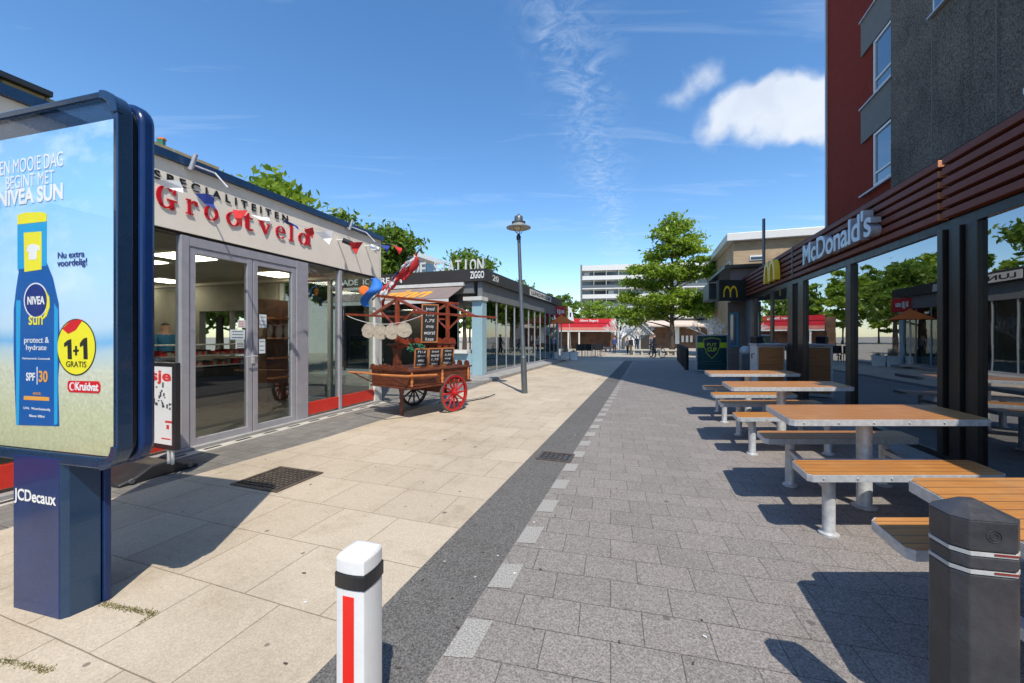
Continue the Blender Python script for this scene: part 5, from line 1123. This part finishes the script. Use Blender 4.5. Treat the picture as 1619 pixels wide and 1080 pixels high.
# a row behind the left hand shops
for i, (x, y, h, r, lb_) in enumerate(((-8.4, 13.5, 7.25, 1.7, 'leafy tree rising behind the middle of the cream fascia'), (-7.6, 17.5, 6.9, 2.0, 'leafy tree behind the right half of the cream fascia'), (-6.9, 21.5, 7.6, 2.2, 'leafy tree behind the flag pole at the end of the cream shop'),
                                   (-3.2, 26.5, 7.4, 2.0, 'leafy tree showing just above the white roof letters'), (1.0, 38, 6.8, 2.2, 'leafy tree above the far end of the dark banded kiosk'), (-13.5, 11.0, 6.0, 2.6, 'leafy tree behind the poster case end of the cream shop'), (-12.3, 16.6, 5.6, 2.6, 'tree seen through the rear window of the cream shop'), (-16, 4, 8, 3.5, 'tree behind the left shop, mirrored in the restaurant windows'),
                                   (-15, -3, 8.5, 3.5, 'big tree beyond the near end of the left shop'))):
    gentree(x, y, h, r, lb_, 20 + i, 6500 if i < 4 else 4500, M['leaf2'] if i != 0 else M['leaf'], 'trees behind the shops', ls=.16 + .01 * i)
for i, (px, py0, d, h, r, lb_) in enumerate(((900, 500, 62, 8, 3.0, 'small green tree behind the orange parasol'), (950, 500, 70, 8.2, 4.6, 'round mid green tree before the left part of the flats'), (975, 505, 78, 7.5, 4.5, 'low green tree between the round tree and the bright tree'), (1135, 480, 44, 6.6, 2.2, 'small tree between the bright tree and the hanging sign'))):
    gentree(U(px) * d, d, h, r, lb_, 60 + i, 3600, M['leaf'] if i in (1, 3) else M['leaf2'], 'trees beyond the plaza', ls=.26)

for i, (x, y, h) in enumerate(((7.5, 92, 11), (1.5, 88, 13), (-4, 96, 15), (-9.5, 88, 15), (-15, 95, 17), (-20, 86, 17), (-26, 90, 17))):
    gentree(x, y, h, 6.2, ['tall tree beyond the end of the dark banded kiosk, the rightmost of its row', 'tall tree hidden behind the far end of the kiosk, mirrored in restaurant glass', 'tall tree behind the kiosk roof, third from the right in its row', 'tall tree behind the kiosk roof, middle of its row', 'tall tree behind the kiosk roof, third from the left in its row', 'tall tree behind the white roof letters, second from the left in its row', 'tall tree behind the white roof letters, leftmost of its row'][i], 90 + i, 4200, M['leaf'] if i % 2 else M['leaf2'], 'tall trees far behind the kiosk', th=4, ls=.55, lo=.2)
# ------------------------------------------------------------------ far buildings
# block of flats
dA = 112.0; WA = Wall((U(921) * dA, dA), (.985, -.17), (-.17, -.985))
fb = thing('apartment_block', 'long white block of flats with rows of balconies beyond the plaza', 'flats', WA.p(20, 0, -5))
Lb = 46; nF = 8; ph = 2.62; topz = HC + 112 * dA / FP
b = MB(); b.wb(WA, 0, Lb, 0, topz - .3, -11, -1.4); b.build('core', M['white_conc'], fb)
b = MB(); b.wb(WA, -.4, Lb, topz - 1.5, topz, -11.2, .1); b.build('roof_band', M['white_conc'], fb)
b = MB(); b.wb(WA, -.5, -.02, 0, topz + .2, -11.2, .12); b.build('end_wall', M['greyspand'], fb)
for f_ in range(nF):
    z0 = topz - 1.5 - (f_ + 1) * ph
    if z0 < 0: z0 = 0.0
    
    b = MB(); b.wb(WA, .05, Lb, z0 + .3, z0 + 1.15, -.03, .02); b.build('parapet', M['steelgrey'] if f_ % 2 else M['white_dirty'], fb)
    b = MB(); b.wb(WA, .1, Lb, z0 + .5, z0 + 2.3, -1.38, -1.33); b.build('window_strip', M['darkglass'], fb)
    b = MB(); b.wb(WA, 0, Lb, z0, z0 + .3, -1.39, .05)
    for i in range(int(Lb / 3.4)):
        b.wb(WA, i * 3.4 + 3.2, i * 3.4 + 3.3, z0 + .29, z0 + ph - .01, -1.32, .0)
        if (i * 7 + f_ * 3) % 4 == 0: b.wb(WA, i * 3.4 + .5, i * 3.4 + 2.0, z0 + 1.2, z0 + 2.2, -1.3, -1.2)
    b.build('balcony_row', M['white_conc'], fb)
# yellow brick building
WB_ = Wall((13.44, 24), (.945, -.3265), (-.3265, -.945)); WB2 = Wall((13.44, 24), (.3265, .945), (-.945, .3265))
yb = thing('brick_building', 'two storey yellow brick building with white roof edge beyond the restaurant', 'building', WB_.p(5, 0, -4))
b = MB(); b.wb(WB_, 0, 12, 0, 7.1, -8, 0); b.build('wall', M['yellowbrick'], yb)
b = MB(); b.wb(WB_, -.4, 12.4, 7.1, 7.55, -8.3, .35); b.build('roof_edge', M['white_paint'], yb, bevel=.02)
b = MB(); u0, u1 = WB_.u(1186, .05), WB_.u(1207, .05); b.wb(WB_, u0, u1, 5.9, 6.2, .0, .05); fr = b.build('window', M['white_paint'], yb); b = MB(); b.wb(WB_, u0 + .05, u1 - .05, 5.94, 6.1, .051, .06); b.build('pane', M['glass_sky'], fr)
for i in range(3): b = MB(); b.wb(WB2, .8 + i * 2.4, 2.4 + i * 2.4, 4.6, 6.1, .002, .05); fr = b.build('window', M['white_paint'], yb); b = MB(); b.wb(WB2, .88 + i * 2.4, 2.32 + i * 2.4, 4.68, 6.02, .051, .06); b.build('pane', M['glass_sky'], fr)
# red awning shop
dR = 42.0
rs = thing('shop_building', 'low far shop under a long crimson awning with white writing', 'shop', (U(930) * dR, dR + 3, 0))
b = MB(); b.box((U(872) * dR, dR + 1.5, 0), (U(978) * dR - U(872) * dR, 0, 0), (0, 6, 0), (0, 0, 3.1)); b.build('wall', M['brownint'], rs)
x0, x1 = U(884) * dR, U(975) * dR
b = MB(); b.prism([(x0, dR + 1.4, 3.15), (x0, dR + 1.4, 3.05), (x0, dR, 2.38), (x0, dR, 2.48)], (x1 - x0, 0, 0)); b.build('awning_canopy', M['fabric_red'], rs)
b = MB(); b.box((x0, dR - .04, 2.34), (x1 - x0, 0, 0), (0, .03, 0), (0, 0, .38)); b.box((x0, dR + .5, 2.8), (x1 - x0, 0, 0), (0, .03, 0), (0, 0, .46)); b.build('red_board', M['fabric_red'], rs)
b = MB(); b.box((x0, dR - .06, 2.02), (x1 - x0, 0, 0), (0, .03, 0), (0, 0, .3)); b.build('valance', pbr('pale red valance', (.62, .2, .16), .8), rs)
b = MB(); b.box((x0, dR - .06, 1.86), (x1 - x0, 0, 0), (0, .05, 0), (0, 0, .13)); b.build('white_rail', M['white_dirty'], rs)
b = MB(); b.text('Albert Slagerij', (U(918) * dR, dR + .48, 2.88), (2.0, 0, 0), (0, 0, .3), (0, .01, 0), .03); b.build('lettering', M['white_paint'], rs)
for px in (898, 915, 977): b = MB(); b.box((U(px) * dR, dR, 0), (.16, 0, 0), (0, .16, 0), (0, 0, 1.85)); b.build('awning_post', M['white_dirty'], rs)
# pale canopy shop
dC = 44.0
cs = thing('shop_building', 'low far shop with long pale canopy behind the bright tree', 'shop', (U(1075) * dC, dC + 3, 0))
b = MB(); b.box((U(1026) * dC, dC + 1.5, 0), (U(1150) * dC - U(1026) * dC, 0, 0), (0, 7, 0), (0, 0, 3.9)); b.build('wall', M['white_dirty'], cs)
b = MB(); b.box((U(1026) * dC, dC + 1.3, 0), (U(1128) * dC - U(1026) * dC, 0, 0), (0, .15, 0), (0, 0, 2.35)); b.build('shopfront', M['brownint'], cs)
b = MB(); b.prism([(U(1024) * dC, dC + 1.3, 3.15), (U(1024) * dC, dC + 1.3, 2.9), (U(1024) * dC, dC - .4, 2.45), (U(1024) * dC, dC - .4, 2.65)], (U(1126) * dC - U(1024) * dC, 0, 0)); b.build('canopy', pbr('peach canopy', (.62, .5, .4), .8), cs)
b = MB(); b.box((U(1028) * dC, dC + 1.2, 3.2), (U(1126) * dC - U(1028) * dC, 0, 0), (0, .08, 0), (0, 0, .22)); b.build('dark_fascia', M['darkint'], cs)
b = MB(); b.box((U(1069) * dC, dC + 1.1, .5), (.85, 0, 0), (0, .1, 0), (0, 0, 2.0)); b.build('blue_panel', M['planter'], cs)
for px in (1085, 1092, 1099): b = MB(); b.box((U(px) * dC, dC + 1.15, .7), (.28, 0, 0), (0, .05, 0), (0, 0, .75)); b.build('display_poster', M['white_paint'], cs)
b = MB(); b.box((U(1100) * dC, dC + .4, .0), (2.2, 0, 0), (0, .3, 0), (0, 0, .01)); 
# house far left behind the shop and behind the kiosk
lh = thing('flats_building', 'flats with yellowish panels and a white door behind the poster case', 'building', (-19, 13, 0))
WL = Wall((DP(0, 122, 13.0).x, 13.0), (.30, .954), (.954, -.30)); zl0, zl1 = WL.z(0, 145), WL.z(0, 124)
uu1 = WL.u(78)
b = MB(); b.wb(WL, -10, uu1, 0, zl1, -8, 0); b.build('wall', M['pillar'], lh)
b = MB(); b.wb(WL, -10, uu1, zl1, zl1 + .18, -8.2, .25); b.build('roof_edge', M['blackpaint'], lh)
for i in range(9):
    b = MB(); u_ = -2 + i * 1.02; b.wb(WL, u_, u_ + .98, zl0 - 1.2, zl1 - .02, .002, .04); b.build('panel', M['white_paint'] if i == 5 else pbr('olive panel', (.34, .26, .13), .6), lh)
b = MB(); b.box(DP(248, 236, 22), (.3, .05, 0), (-.1, .3, 0), (0, 0, .62)); hh_ = thing('roof_unit', 'small green and orange roof unit beside the poster case top', 'roof unit', DP(250, 236, 22)); b.build('cover', M['green_cloth'], hh_)
b = MB(); b.box(DP(250, 219, 22) + Vector((0, 0, .0)), (.3, .05, 0), (-.1, .3, 0), (0, 0, .08)); b.build('trim', M['fabric_orange'], hh_)
b = MB(); b.box((DP(248, 236, 22).x - .3, 22, 0), (.5, 0, 0), (-.3, .5, 0), (0, 0, DP(250, 236, 22).z - .01)); b.build('lower_block', M['pillar'], hh_)
wh = thing('house', 'white eaved house with a glazed upper floor behind the kiosk', 'house', DP(655, 420, 40))
A1, A2 = DP(612, 378, 36), DP(690, 408, 44)
WH = Wall(A1.xy, (A2 - A1).xy, ((A2 - A1).y, -(A2 - A1).x)); LH = (A2 - A1).xy.length; HH = 9.9
b = MB(); b.wb(WH, -5, LH, 0, HH - .5, -7, 0); b.build('wall', M['white_dirty'], wh)
b = MB(); b.wb(WH, -5, LH + .3, HH - .5, HH - .05, -7.2, .5); b.build('roof_edge', M['white_paint'], wh)
for i in range(6): b = MB(); u_ = -4 + i * 2.1; b.wb(WH, u_, u_ + 1.8, HH - 2.6, HH - .7, .002, .06); b.build('window', M['glass_sky'], wh)

# ------------------------------------------------------------------ street furniture in the distance
# fence posts
p0 = thing('black_post', '', 'post', G(1086, 585), 'black posts by the sandwich board')
b = MB(); q = G(1086, 585); b.cbox(q, .12, .12, .84, .3); b.build('shaft', M['blackpaint'], p0, bevel=.01); b = MB(); b.lathe(q + Vector((0, 0, .841)), [(.075, 0), (.07, .05), (.02, .1)], 8); b.build('tip', M['blackpaint'], p0)
for i in range(6):
    c = p0 if i == 0 else copy_tree(p0); c.location = G(1086, 585).lerp(G(1073, 570), i / 5)
    c['label'] = ['nearest black square post of the short row by the sandwich board', 'black post, second nearest in the short row', 'black post, third nearest in the short row', 'black post, third farthest in the short row', 'black post, second farthest in the short row', 'farthest black post of the short row, before the tree'][i]
# sandwich board
sb = thing('sandwich_board', 'dark green poster board with silver frame, lime stripe and a shield', 'poster board', G(1124, 588))
q0 = G(1101, 588); q1 = G(1146, 588); q1.y -= .25; W3 = Wall(q0.xy, (q1 - q0).xy, (-(q0 - q1).y * -1, -1)); W3.n = Vector((W3.s.y, -W3.s.x, 0)); LB = (q1 - q0).xy.length; HB = 1.42
b = MB(); t_ = .045
b.wb(W3, 0, LB, .03, .03 + t_, -.04, 0); b.wb(W3, 0, LB, HB - t_, HB, -.04, 0); b.wb(W3, 0, t_, .03 + t_, HB - t_, -.04, 0); b.wb(W3, LB - t_, LB, .03 + t_, HB - t_, -.04, 0); b.build('frame', M['alu'], sb)
b = MB(); b.wb(W3, t_, LB - t_, .03 + t_, HB - t_, -.03, -.01); pn = b.build('panel', pbr('dark green print', (.008, .05, .055), .3), sb)
lime = pbr('lime print', (.42, .55, .02), .4)
b = MB(); b.wb(W3, t_, LB - t_, .92, 1.12, -.0095, -.008); b.build('lime_stripe', lime, pn)
def shield(sc_, off, m, nm):
    cx_, cz_ = LB / 2, .95; pts = [(-.30, .30), (0, .36), (.30, .30), (.28, 0), (.18, -.25), (0, -.45), (-.18, -.25), (-.28, 0)]; b = MB(); b.prism([W3.p(cx_ + x * sc_, cz_ + z * sc_, off) for x, z in pts], W3.n * .001); b.build(nm, m, pn)
shield(1.0, -.0075, lime, 'shield_outline'); shield(.93, -.006, pbr('navy print', (.01, .015, .05), .4), 'shield')
b = MB(); b.text('FUT', W3.p(LB / 2 - .17, .98, -.0045), W3.s * .34, (0, 0, .12), W3.n * .002, .02); b.build('lettering', lime, pn)
b = MB(); b.text('CUP', W3.p(LB / 2 - .17, .78, -.0045), W3.s * .34, (0, 0, .16), W3.n * .002, .03); b.build('lettering', lime, pn)
b = MB(); b.wb(W3, .15, LB - .25, .40, .42, -.0085, -.007); b.wb(W3, .1, LB - .12, .3, .312, -.0085, -.007); b.build('text_lines', M['steelgrey'], pn)
b = MB(); b.wb(W3, .0, LB, .004, .03, -.3, .22); b.build('base_plate', M['steelgrey'], sb)
# planters
for i, (px, lb_) in enumerate(((876, 'pale square planter, left one of three beyond the kiosk'), (894, 'pale square planter, middle one of three, dried plant in it'), (907, 'pale square planter, right one of three beyond the kiosk'))):
    q = G(px, 569.5); t = thing('planter', lb_, 'planter', q, 'pale planters beyond the kiosk'); b = MB()
    w_, w2 = .20, .235
    vs = [q + Vector((x * w_, y * w_, 0)) for x, y in ((-1, -1), (1, -1), (1, 1), (-1, 1))] + [q + Vector((x * w2, y * w2, .43)) for x, y in ((-1, -1), (1, -1), (1, 1), (-1, 1))]
    b.add(vs, [(0, 3, 2, 1), (4, 5, 6, 7), (0, 1, 5, 4), (1, 2, 6, 5), (2, 3, 7, 6), (3, 0, 4, 7)]); b.build('pot', M['planter'], t, bevel=.01)
    b = MB(); b.cbox(q + Vector((0, 0, .432)), w2 * 2.2, w2 * 2.2, .04); b.build('rim', M['planter'], t)
    b = MB()
    for k in range(160 if i == 1 else 70): a = random.uniform(0, 6.28); r = random.uniform(0, .2); h = random.uniform(.05, .38 if i == 1 else .15); p_ = q + Vector((r * math.cos(a), r * math.sin(a), .47)); b.tube([p_, p_ + Vector((random.uniform(-.06, .06), random.uniform(-.06, .06), h))], [.008, .003], 3)
    b.build('foliage', M['straw'] if i == 1 else M['green_cloth'], t)
# parasol
pr = thing('parasol', 'orange square parasol on a white pole beside the kiosk end', 'parasol', (U(888) * 21.2, 21.2, 0))
q = Vector((U(888) * 21.2, 21.2, 0)); zt_ = HC + 34 * q.y / FP; zb2 = HC + 21 * q.y / FP; rr = 20 * q.y / FP
b = MB(); vs = [q + Vector((0, 0, zt_))] + [q + Vector((x * rr * .95, y * rr * .95, zb2)) for x, y in ((-1, -1), (0, -1), (1, -1), (1, 0), (1, 1), (0, 1), (-1, 1), (-1, 0))]
b.add(vs, [(0, i, i % 8 + 1) for i in range(1, 9)]); o = b.build('canopy', M['fabric_orange'], pr, recalc=False); o.modifiers.new('s', 'SOLIDIFY').thickness = .01
b = MB(); b.cyl(q + Vector((0, 0, .1)), q + Vector((0, 0, zt_)), .03, .03, 8); b.build('pole', M['white_dirty'], pr); b = MB(); b.cbox(q + Vector((0, 0, .104)), .6, .6, .06); b.build('foot', M['concrete'], pr)
for k, (px, py, w_, h_, lb_, txt) in enumerate(((887, 502, .62, .62, 'red round topped sign with white letters above the orange parasol', 'ijs'), (868, 500, .5, .6, 'red sign at the kiosk roof end, left of the lettered one', ''))):
    p_ = DP(px, py, 22.3 + k * -.3); t = thing('hanging_sign', lb_, 'sign', p_); b = MB(); b.box(p_ - Vector((w_ / 2, 0, 0)), (w_, .1, 0), (0, .06, 0), (0, 0, h_)); b.build('board', M['red_cloth'], t, bevel=.05, seg=3)
    if txt: b = MB(); b.text(txt, p_ - Vector((w_ * .35, -.0, -.15)) - Vector((0, .035, 0)), (w_ * .7, .07, 0), (0, 0, .32), (0, .02, 0), .03); b.build('lettering', M['white_paint'], t)
    b = MB(); b.tube([p_ + Vector((0, .1, h_)), p_ + Vector((-.3, .4, h_ + .1))], .015); b.build('bracket', M['steelgrey'], t)
bf = thing('beach_flag', 'white feather flag with dark mark behind the orange parasol', 'flag', G(904, 563)); q = G(904, 563)
b = MB(); z1_ = HC + 48 * q.y / FP; z0_ = HC + 24 * q.y / FP; b.prism([q + Vector((-.22, 0, z1_)), q + Vector((-.25, 0, z0_ + .1)), q + Vector((.18, 0, z0_)), q + Vector((.1, 0, z0_ + .5)), q + Vector((-.02, 0, z1_ - .15))], (0, .01, 0)); b.build('cloth', M['white_cloth'], bf)
b = MB(); b.tube([q, q + Vector((-.24, 0, z1_))], .015); b.build('pole', M['white_dirty'], bf); b = MB(); b.box(q + Vector((-.12, -.012, z0_ + .3)), (.1, 0, 0), (0, .005, 0), (0, 0, .3)); b.build('dark_mark', M['navy2'], bf)
# terrace canopy rail (white beams) beside the kiosk and terrace chairs
def chair():
    q = Vector((0, 0, 0)); t = thing('terrace_chair', '', 'chair', (0, 0, 0), 'dark terrace chairs before the crimson awning')
    b = MB(); b.cbox((0, 0, .43), .42, .42, .04); b.build('seat', M['blackpaint'], t); b = MB(); b.box((-.21, .19, .47), (.42, 0, 0), (0, .03, 0), (0, 0, .38)); b.build('backrest', M['blackpaint'], t)
    for x in (-.19, .19):
        for y in (-.19, .19): b = MB(); b.cyl((x, y, 0), (x, y, .43), .016, .016, 6); b.build('leg', M['wood_orange'] if y < 0 else M['straw'], t)
    return t
ch = chair(); spots = [(918, 565, .3), (925, 564, 2.8), (932, 565, .1), (939, 563, 3.3), (946, 564, -.3), (951, 562, 2.6)]
for i, (px, py, rz) in enumerate(spots):
    c = ch if i == 0 else copy_tree(ch); c.location = G(px, py); c.rotation_euler.z = rz
    c['label'] = ['terrace chair nearest the pale planters, first of the row', 'terrace chair, second from the pale planters', 'terrace chair, third from the pale planters', 'terrace chair, fourth from the pale planters', 'terrace chair, fifth from the pale planters', 'terrace chair farthest from the pale planters'][i]
# plaza bench walls
for i, (x0, x1, py, lb_) in enumerate(((1000, 1032, 561, 'long pale stone bench in the plaza left of the tree'), (1043, 1072, 562, 'pale stone bench round the foot of the bright tree'), (951, 968, 556, 'pale stone bench behind the person in blue'))):
    t = thing('stone_bench', lb_, 'bench', G((x0 + x1) / 2, py), 'stone benches in the plaza'); a0 = G(x0, py); a1 = G(x1, py)
    b = MB(); b.box(a0 + Vector((0, 0, .30)), a1 - a0, (0, .5, 0), (0, 0, .1)); b.build('seat', M['concrete'], t, bevel=.01)
    for f_ in (.06, .46, .86): b = MB(); b.box(a0 + (a1 - a0) * f_ + Vector((0, .05, 0)), (a1 - a0) * .08, (0, .4, 0), (0, 0, .3)); b.build('support', M['concrete'], t)
# white metal ornamental trees
def whitetree(x, y, h, seed, lb_):
    rnd = random.Random(seed); t = thing('white_metal_tree', lb_, 'sculpture', (x, y, 0), 'white lattice trees'); b = MB(); base = Vector((x, y, 0))
    b.tube([base, base + Vector((0, 0, h * .35))], [.10, .07], 6)
    def br(p, d, L_, r, k):
        q = p + d * L_; b.tube([p, p.lerp(q, .5) + Vector((rnd.uniform(-.06, .06), rnd.uniform(-.06, .06), .03)) * L_, q], [r, r * .85, r * .7], 4)
        if k == 0: return
        for _ in range(3): nd = (d + Vector((rnd.uniform(-1, 1), rnd.uniform(-1, 1), rnd.uniform(-.25, .6))) * .8).normalized(); br(q, nd, L_ * rnd.uniform(.6, .85), r * .66, k - 1)
    for _ in range(6): a = rnd.uniform(0, 6.28); br(base + Vector((0, 0, h * rnd.uniform(.2, .35))), Vector((math.cos(a) * .8, math.sin(a) * .8, .7)).normalized(), h * .26, .055, 3)
    b.build('branches', M['white_paint'], t)
for (px, d, h, sd, lb_) in ((982, 39, 3.4, 1, 'white lattice metal tree beside the crimson awning'), (1010, 37, 2.8, 2, 'white lattice metal tree between the people and the bright tree'), (1136, 27, 3.2, 4, 'white lattice metal tree just behind the poster board')): whitetree(U(px) * d, d, h, sd, lb_)
# kiosk with white gable in plaza
gb = thing('market_stall', 'small white gabled stall in the far plaza behind the people', 'stall', (U(1012) * 41, 41, 0)); x0, x1 = U(990) * 41, U(1034) * 41; xm = (x0 + x1) / 2
b = MB(); b.prism([(x0 - .2, 41, 1.5), (xm, 41, 2.95), (x1 + .2, 41, 1.5), (x1 + .2, 41, 1.35), (xm, 41, 2.8), (x0 - .2, 41, 1.35)], (0, 3, 0)); b.build('roof', M['white_conc'], gb)
b = MB(); b.prism([(x0, 41.3, 0), (x1, 41.3, 0), (x1, 41.3, 1.5), (xm, 41.3, 2.75), (x0, 41.3, 1.5)], (0, 2.5, 0)); b.build('wall', M['concrete'], gb)
b = MB(); b.box((xm + .2, 41.25, 0), (.9, 0, 0), (0, .04, 0), (0, 0, 1.5)); b.build('door', M['darkint'], gb)
b = MB(); b.box((x0 + .3, 41.25, .4), (1.1, 0, 0), (0, .04, 0), (0, 0, .9)); b.build('window', M['white_paint'], gb)

# ------------------------------------------------------------------ people
def person(loc, h, face, shirt, pants, lab, stride=.12, arms=((.1, 0), (-.1, 0)), lean=0):
    k = h / 1.75; loc = Vector(loc)
    J = [((0, 0, .95), .13), ((0, 0, 1.15), .125), ((0, 0, 1.36), .15), ((0, lean * .5, 1.50), .065), ((0, lean * .6, 1.60), .095), ((0, lean * .6, 1.72), .085)]
    E = [(0, 1), (1, 2), (2, 3), (3, 4), (4, 5)]
    for s_, (fw, out) in zip((-1, 1), arms):
        i = len(J); J += [((s_ * .18, 0, 1.40), .065), ((s_ * .22, fw * .3, 1.14), .048), ((s_ * (.22 + out), fw + .04, .90), .036), ((s_ * (.22 + out), fw + .07, .80), .038)]; E += [(2, i), (i, i + 1), (i + 1, i + 2), (i + 2, i + 3)]
    for s_ in (-1, 1):
        i = len(J); st = stride * s_; J += [((s_ * .09, 0, .88), .10), ((s_ * .10, st * .4 + .03, .5), .07), ((s_ * .10, st, .08), .045), ((s_ * .11, st + .15, .03), .04)]; E += [(0, i), (i, i + 1), (i + 1, i + 2), (i + 2, i + 3)]
    me = bpy.data.meshes.new('body'); c_, s__ = math.cos(face), math.sin(face)
    me.from_pydata([((x * c_ - y * s__) * k, (x * s__ + y * c_) * k, z * k) for (x, y, z), r in J], E, []); ob = bpy.data.objects.new('tmp', me); col.objects.link(ob)
    sk = ob.modifiers.new('s', 'SKIN'); lay = me.skin_vertices[0].data
    for i, (p, r) in enumerate(J): lay[i].radius = (r * k, r * k * (.8 if i < 3 else 1))
    lay[0].use_root = True; ob.modifiers.new('u', 'SUBSURF').levels = 2
    dg = bpy.context.evaluated_depsgraph_get(); m2 = bpy.data.meshes.new_from_object(ob.evaluated_get(dg)); bpy.data.objects.remove(ob)
    for m_ in (M['skin'], shirt, pants, M['hair'], M['blackpaint']): m2.materials.append(m_)
    for p in m2.polygons:
        z = p.center.z / k; fx = Vector((p.center.x, p.center.y, 0)); hand = z < .86 and fx.length > .19 * k and z > .7
        fwd = (-p.center.x * s__ + p.center.y * c_) / k
        p.material_index = 4 if z < .07 else 2 if (z < .93 and not hand) else 0 if hand else 1 if z < 1.47 else (3 if (z > 1.66 or fwd < -.02 and z > 1.54) else 0); p.use_smooth = True
    t = thing('person', lab, 'person', loc); b_ = bpy.data.objects.new('body', m2); col.objects.link(b_); b_.parent = t
    b = MB(); f_ = Vector((-s__, c_, 0)); r_ = Vector((c_, s__, 0)); hc = loc + Vector((0, 0, 1.655 * k)) + f_ * (.085 + lean * .6) * k
    b.cyl(hc - Vector((0, 0, .0)), hc + f_ * .03 * k - Vector((0, 0, .035 * k)), .012 * k, .016 * k, 6)
    for s_ in (-1, 1): b.cyl(hc + r_ * .03 * s_ * k + Vector((0, 0, .02 * k)), hc + r_ * .03 * s_ * k + f_ * .008 * k + Vector((0, 0, .02 * k)), .008 * k, .008 * k, 6)
    b.build('face_features', M['skin'], t); return t
blue = pbr('blue jacket', (.03, .06, .2), .8); jeans = pbr('dark jeans', (.015, .022, .05), .8); blackc = pbr('black clothes', (.012, .012, .016), .8); grn = pbr('khaki', (.12, .1, .06), .8); greyc = pbr('grey jacket', (.12, .13, .16), .8); tealc = pbr('teal shirt', (.02, .14, .28), .8)
person(G(972, 559), 1.36, PI, blue, jeans, 'distant person in a blue jacket walking near the crimson awning', .1)
person(G(998, 561), 1.34, .6, blackc, grn, 'distant person in dark clothes walking in the middle of the plaza', .14)
person(G(993, 560.5), 1.28, .5, greyc, blackc, 'distant person in grey beside the dark clothed walker', .1)
person(G(1007, 556), 1.36, 2.8, greyc, greyc, 'distant person in grey by the white gabled stall', .05)
person(G(1035, 565), 1.55, 1.2, blackc, blackc, 'distant person in black pushing a bicycle left of the tree trunk', .12, ((.3, .0), (.3, .0)))
person(G(1031, 561), 1.42, 2.0, greyc, jeans, 'distant person just behind the one in black with the bicycle', .1)
pq = WG.p(WG.u(262, -3.8), .03, -3.8); person(pq, 1.62, -2.0, tealc, blackc, 'shop worker in a teal shirt behind the counter', .03, ((.22, .02), (.2, .02)))
# bicycle
bq = G(1040, 566); bi = thing('bicycle', 'dark bicycle held by the distant person in black', 'bicycle', bq); dx = Vector((.85, .5, 0)).normalized()
for s_ in (-.45, .45):
    b = MB(); cc = bq + dx * s_ + Vector((0, 0, .3)); b.tube([cc + dx * .29 * math.cos(2 * PI * i / 20) + Vector((0, 0, .29 * math.sin(2 * PI * i / 20))) for i in range(21)], .02, 5)
    for i in range(8): a = PI * i / 8 * 2; b.tube([cc, cc + dx * .28 * math.cos(a) + Vector((0, 0, .28 * math.sin(a)))], .004, 3)
    b.build('wheel', M['blackpaint'], bi)
b = MB(); F = lambda x, z: bq + dx * x + Vector((0, 0, z)); b.tube([F(-.45, .3), F(-.12, .3), F(.3, .72), F(-.18, .72), F(-.45, .3)], .018, 6); b.tube([F(-.12, .3), F(-.2, .8)], .018, 6); b.tube([F(.45, .3), F(.28, .85)], .018, 6); b.build('frame', M['steelgrey'], bi)
b = MB(); b.tube([F(.28, .85) + Vector((-.2, .2, 0)), F(.28, .88), F(.28, .85) + Vector((.2, -.2, 0))], .014, 6); b.build('handlebar', M['blackpaint'], bi); b = MB(); b.cbox(F(-.2, .8), .22, .12, .05, .5); b.build('saddle', M['blackpaint'], bi)

# ------------------------------------------------------------------ weeds in the joints, litter
b = MB(); rnd = random.Random(5)
def weeds(p, q, n, s_, w_=.012):
    for i in range(n):
        t = rnd.random(); c = p.lerp(q, t) + Vector((rnd.gauss(0, w_), rnd.gauss(0, w_), 0)); a = rnd.uniform(0, 6.28); h = rnd.uniform(.4, 1) * s_; e = Vector((math.cos(a), math.sin(a), 0)); tip = c + e * h * .8 + Vector((0, 0, h)); c.z = .003; b.add([c - e.cross(Vector((0, 0, 1))) * .003, c + e.cross(Vector((0, 0, 1))) * .003, tip], [(0, 1, 2)])
weeds(G(160, 956), G(246, 973), 520, .014, .009); weeds(G(0, 1045), G(80, 1063), 380, .012, .008); weeds(G(240, 973), G(215, 992), 90, .010, .006)
o = b.build('weeds', pbr('moss', (.17, .15, .05), .9, var=.4, vs=20), origin=(0, 0, 0), recalc=False); tag(o, 'dry moss and weeds in the slab joints beside the poster case foot', 'weeds', kind='stuff')

b = MB(); rnd = random.Random(11)
for i in range(46):
    px, py = rnd.uniform(420, 1180), rnd.uniform(640, 1060) ; q = G(px, py); a = rnd.uniform(0, 6.28); l_ = rnd.uniform(.008, .022)
    if q.x > 1.0: continue
    b.cbox(q + Vector((0, 0, .009)), l_, .006, .003, a, 0 if rnd.random() < .5 else 1)
o = b.build('litter', [M['white_cloth'], M['bark']], origin=(0, 0, 0)); tag(o, 'tiny cigarette ends, paper scraps and bits of bark scattered over the paving', 'litter', kind='stuff')
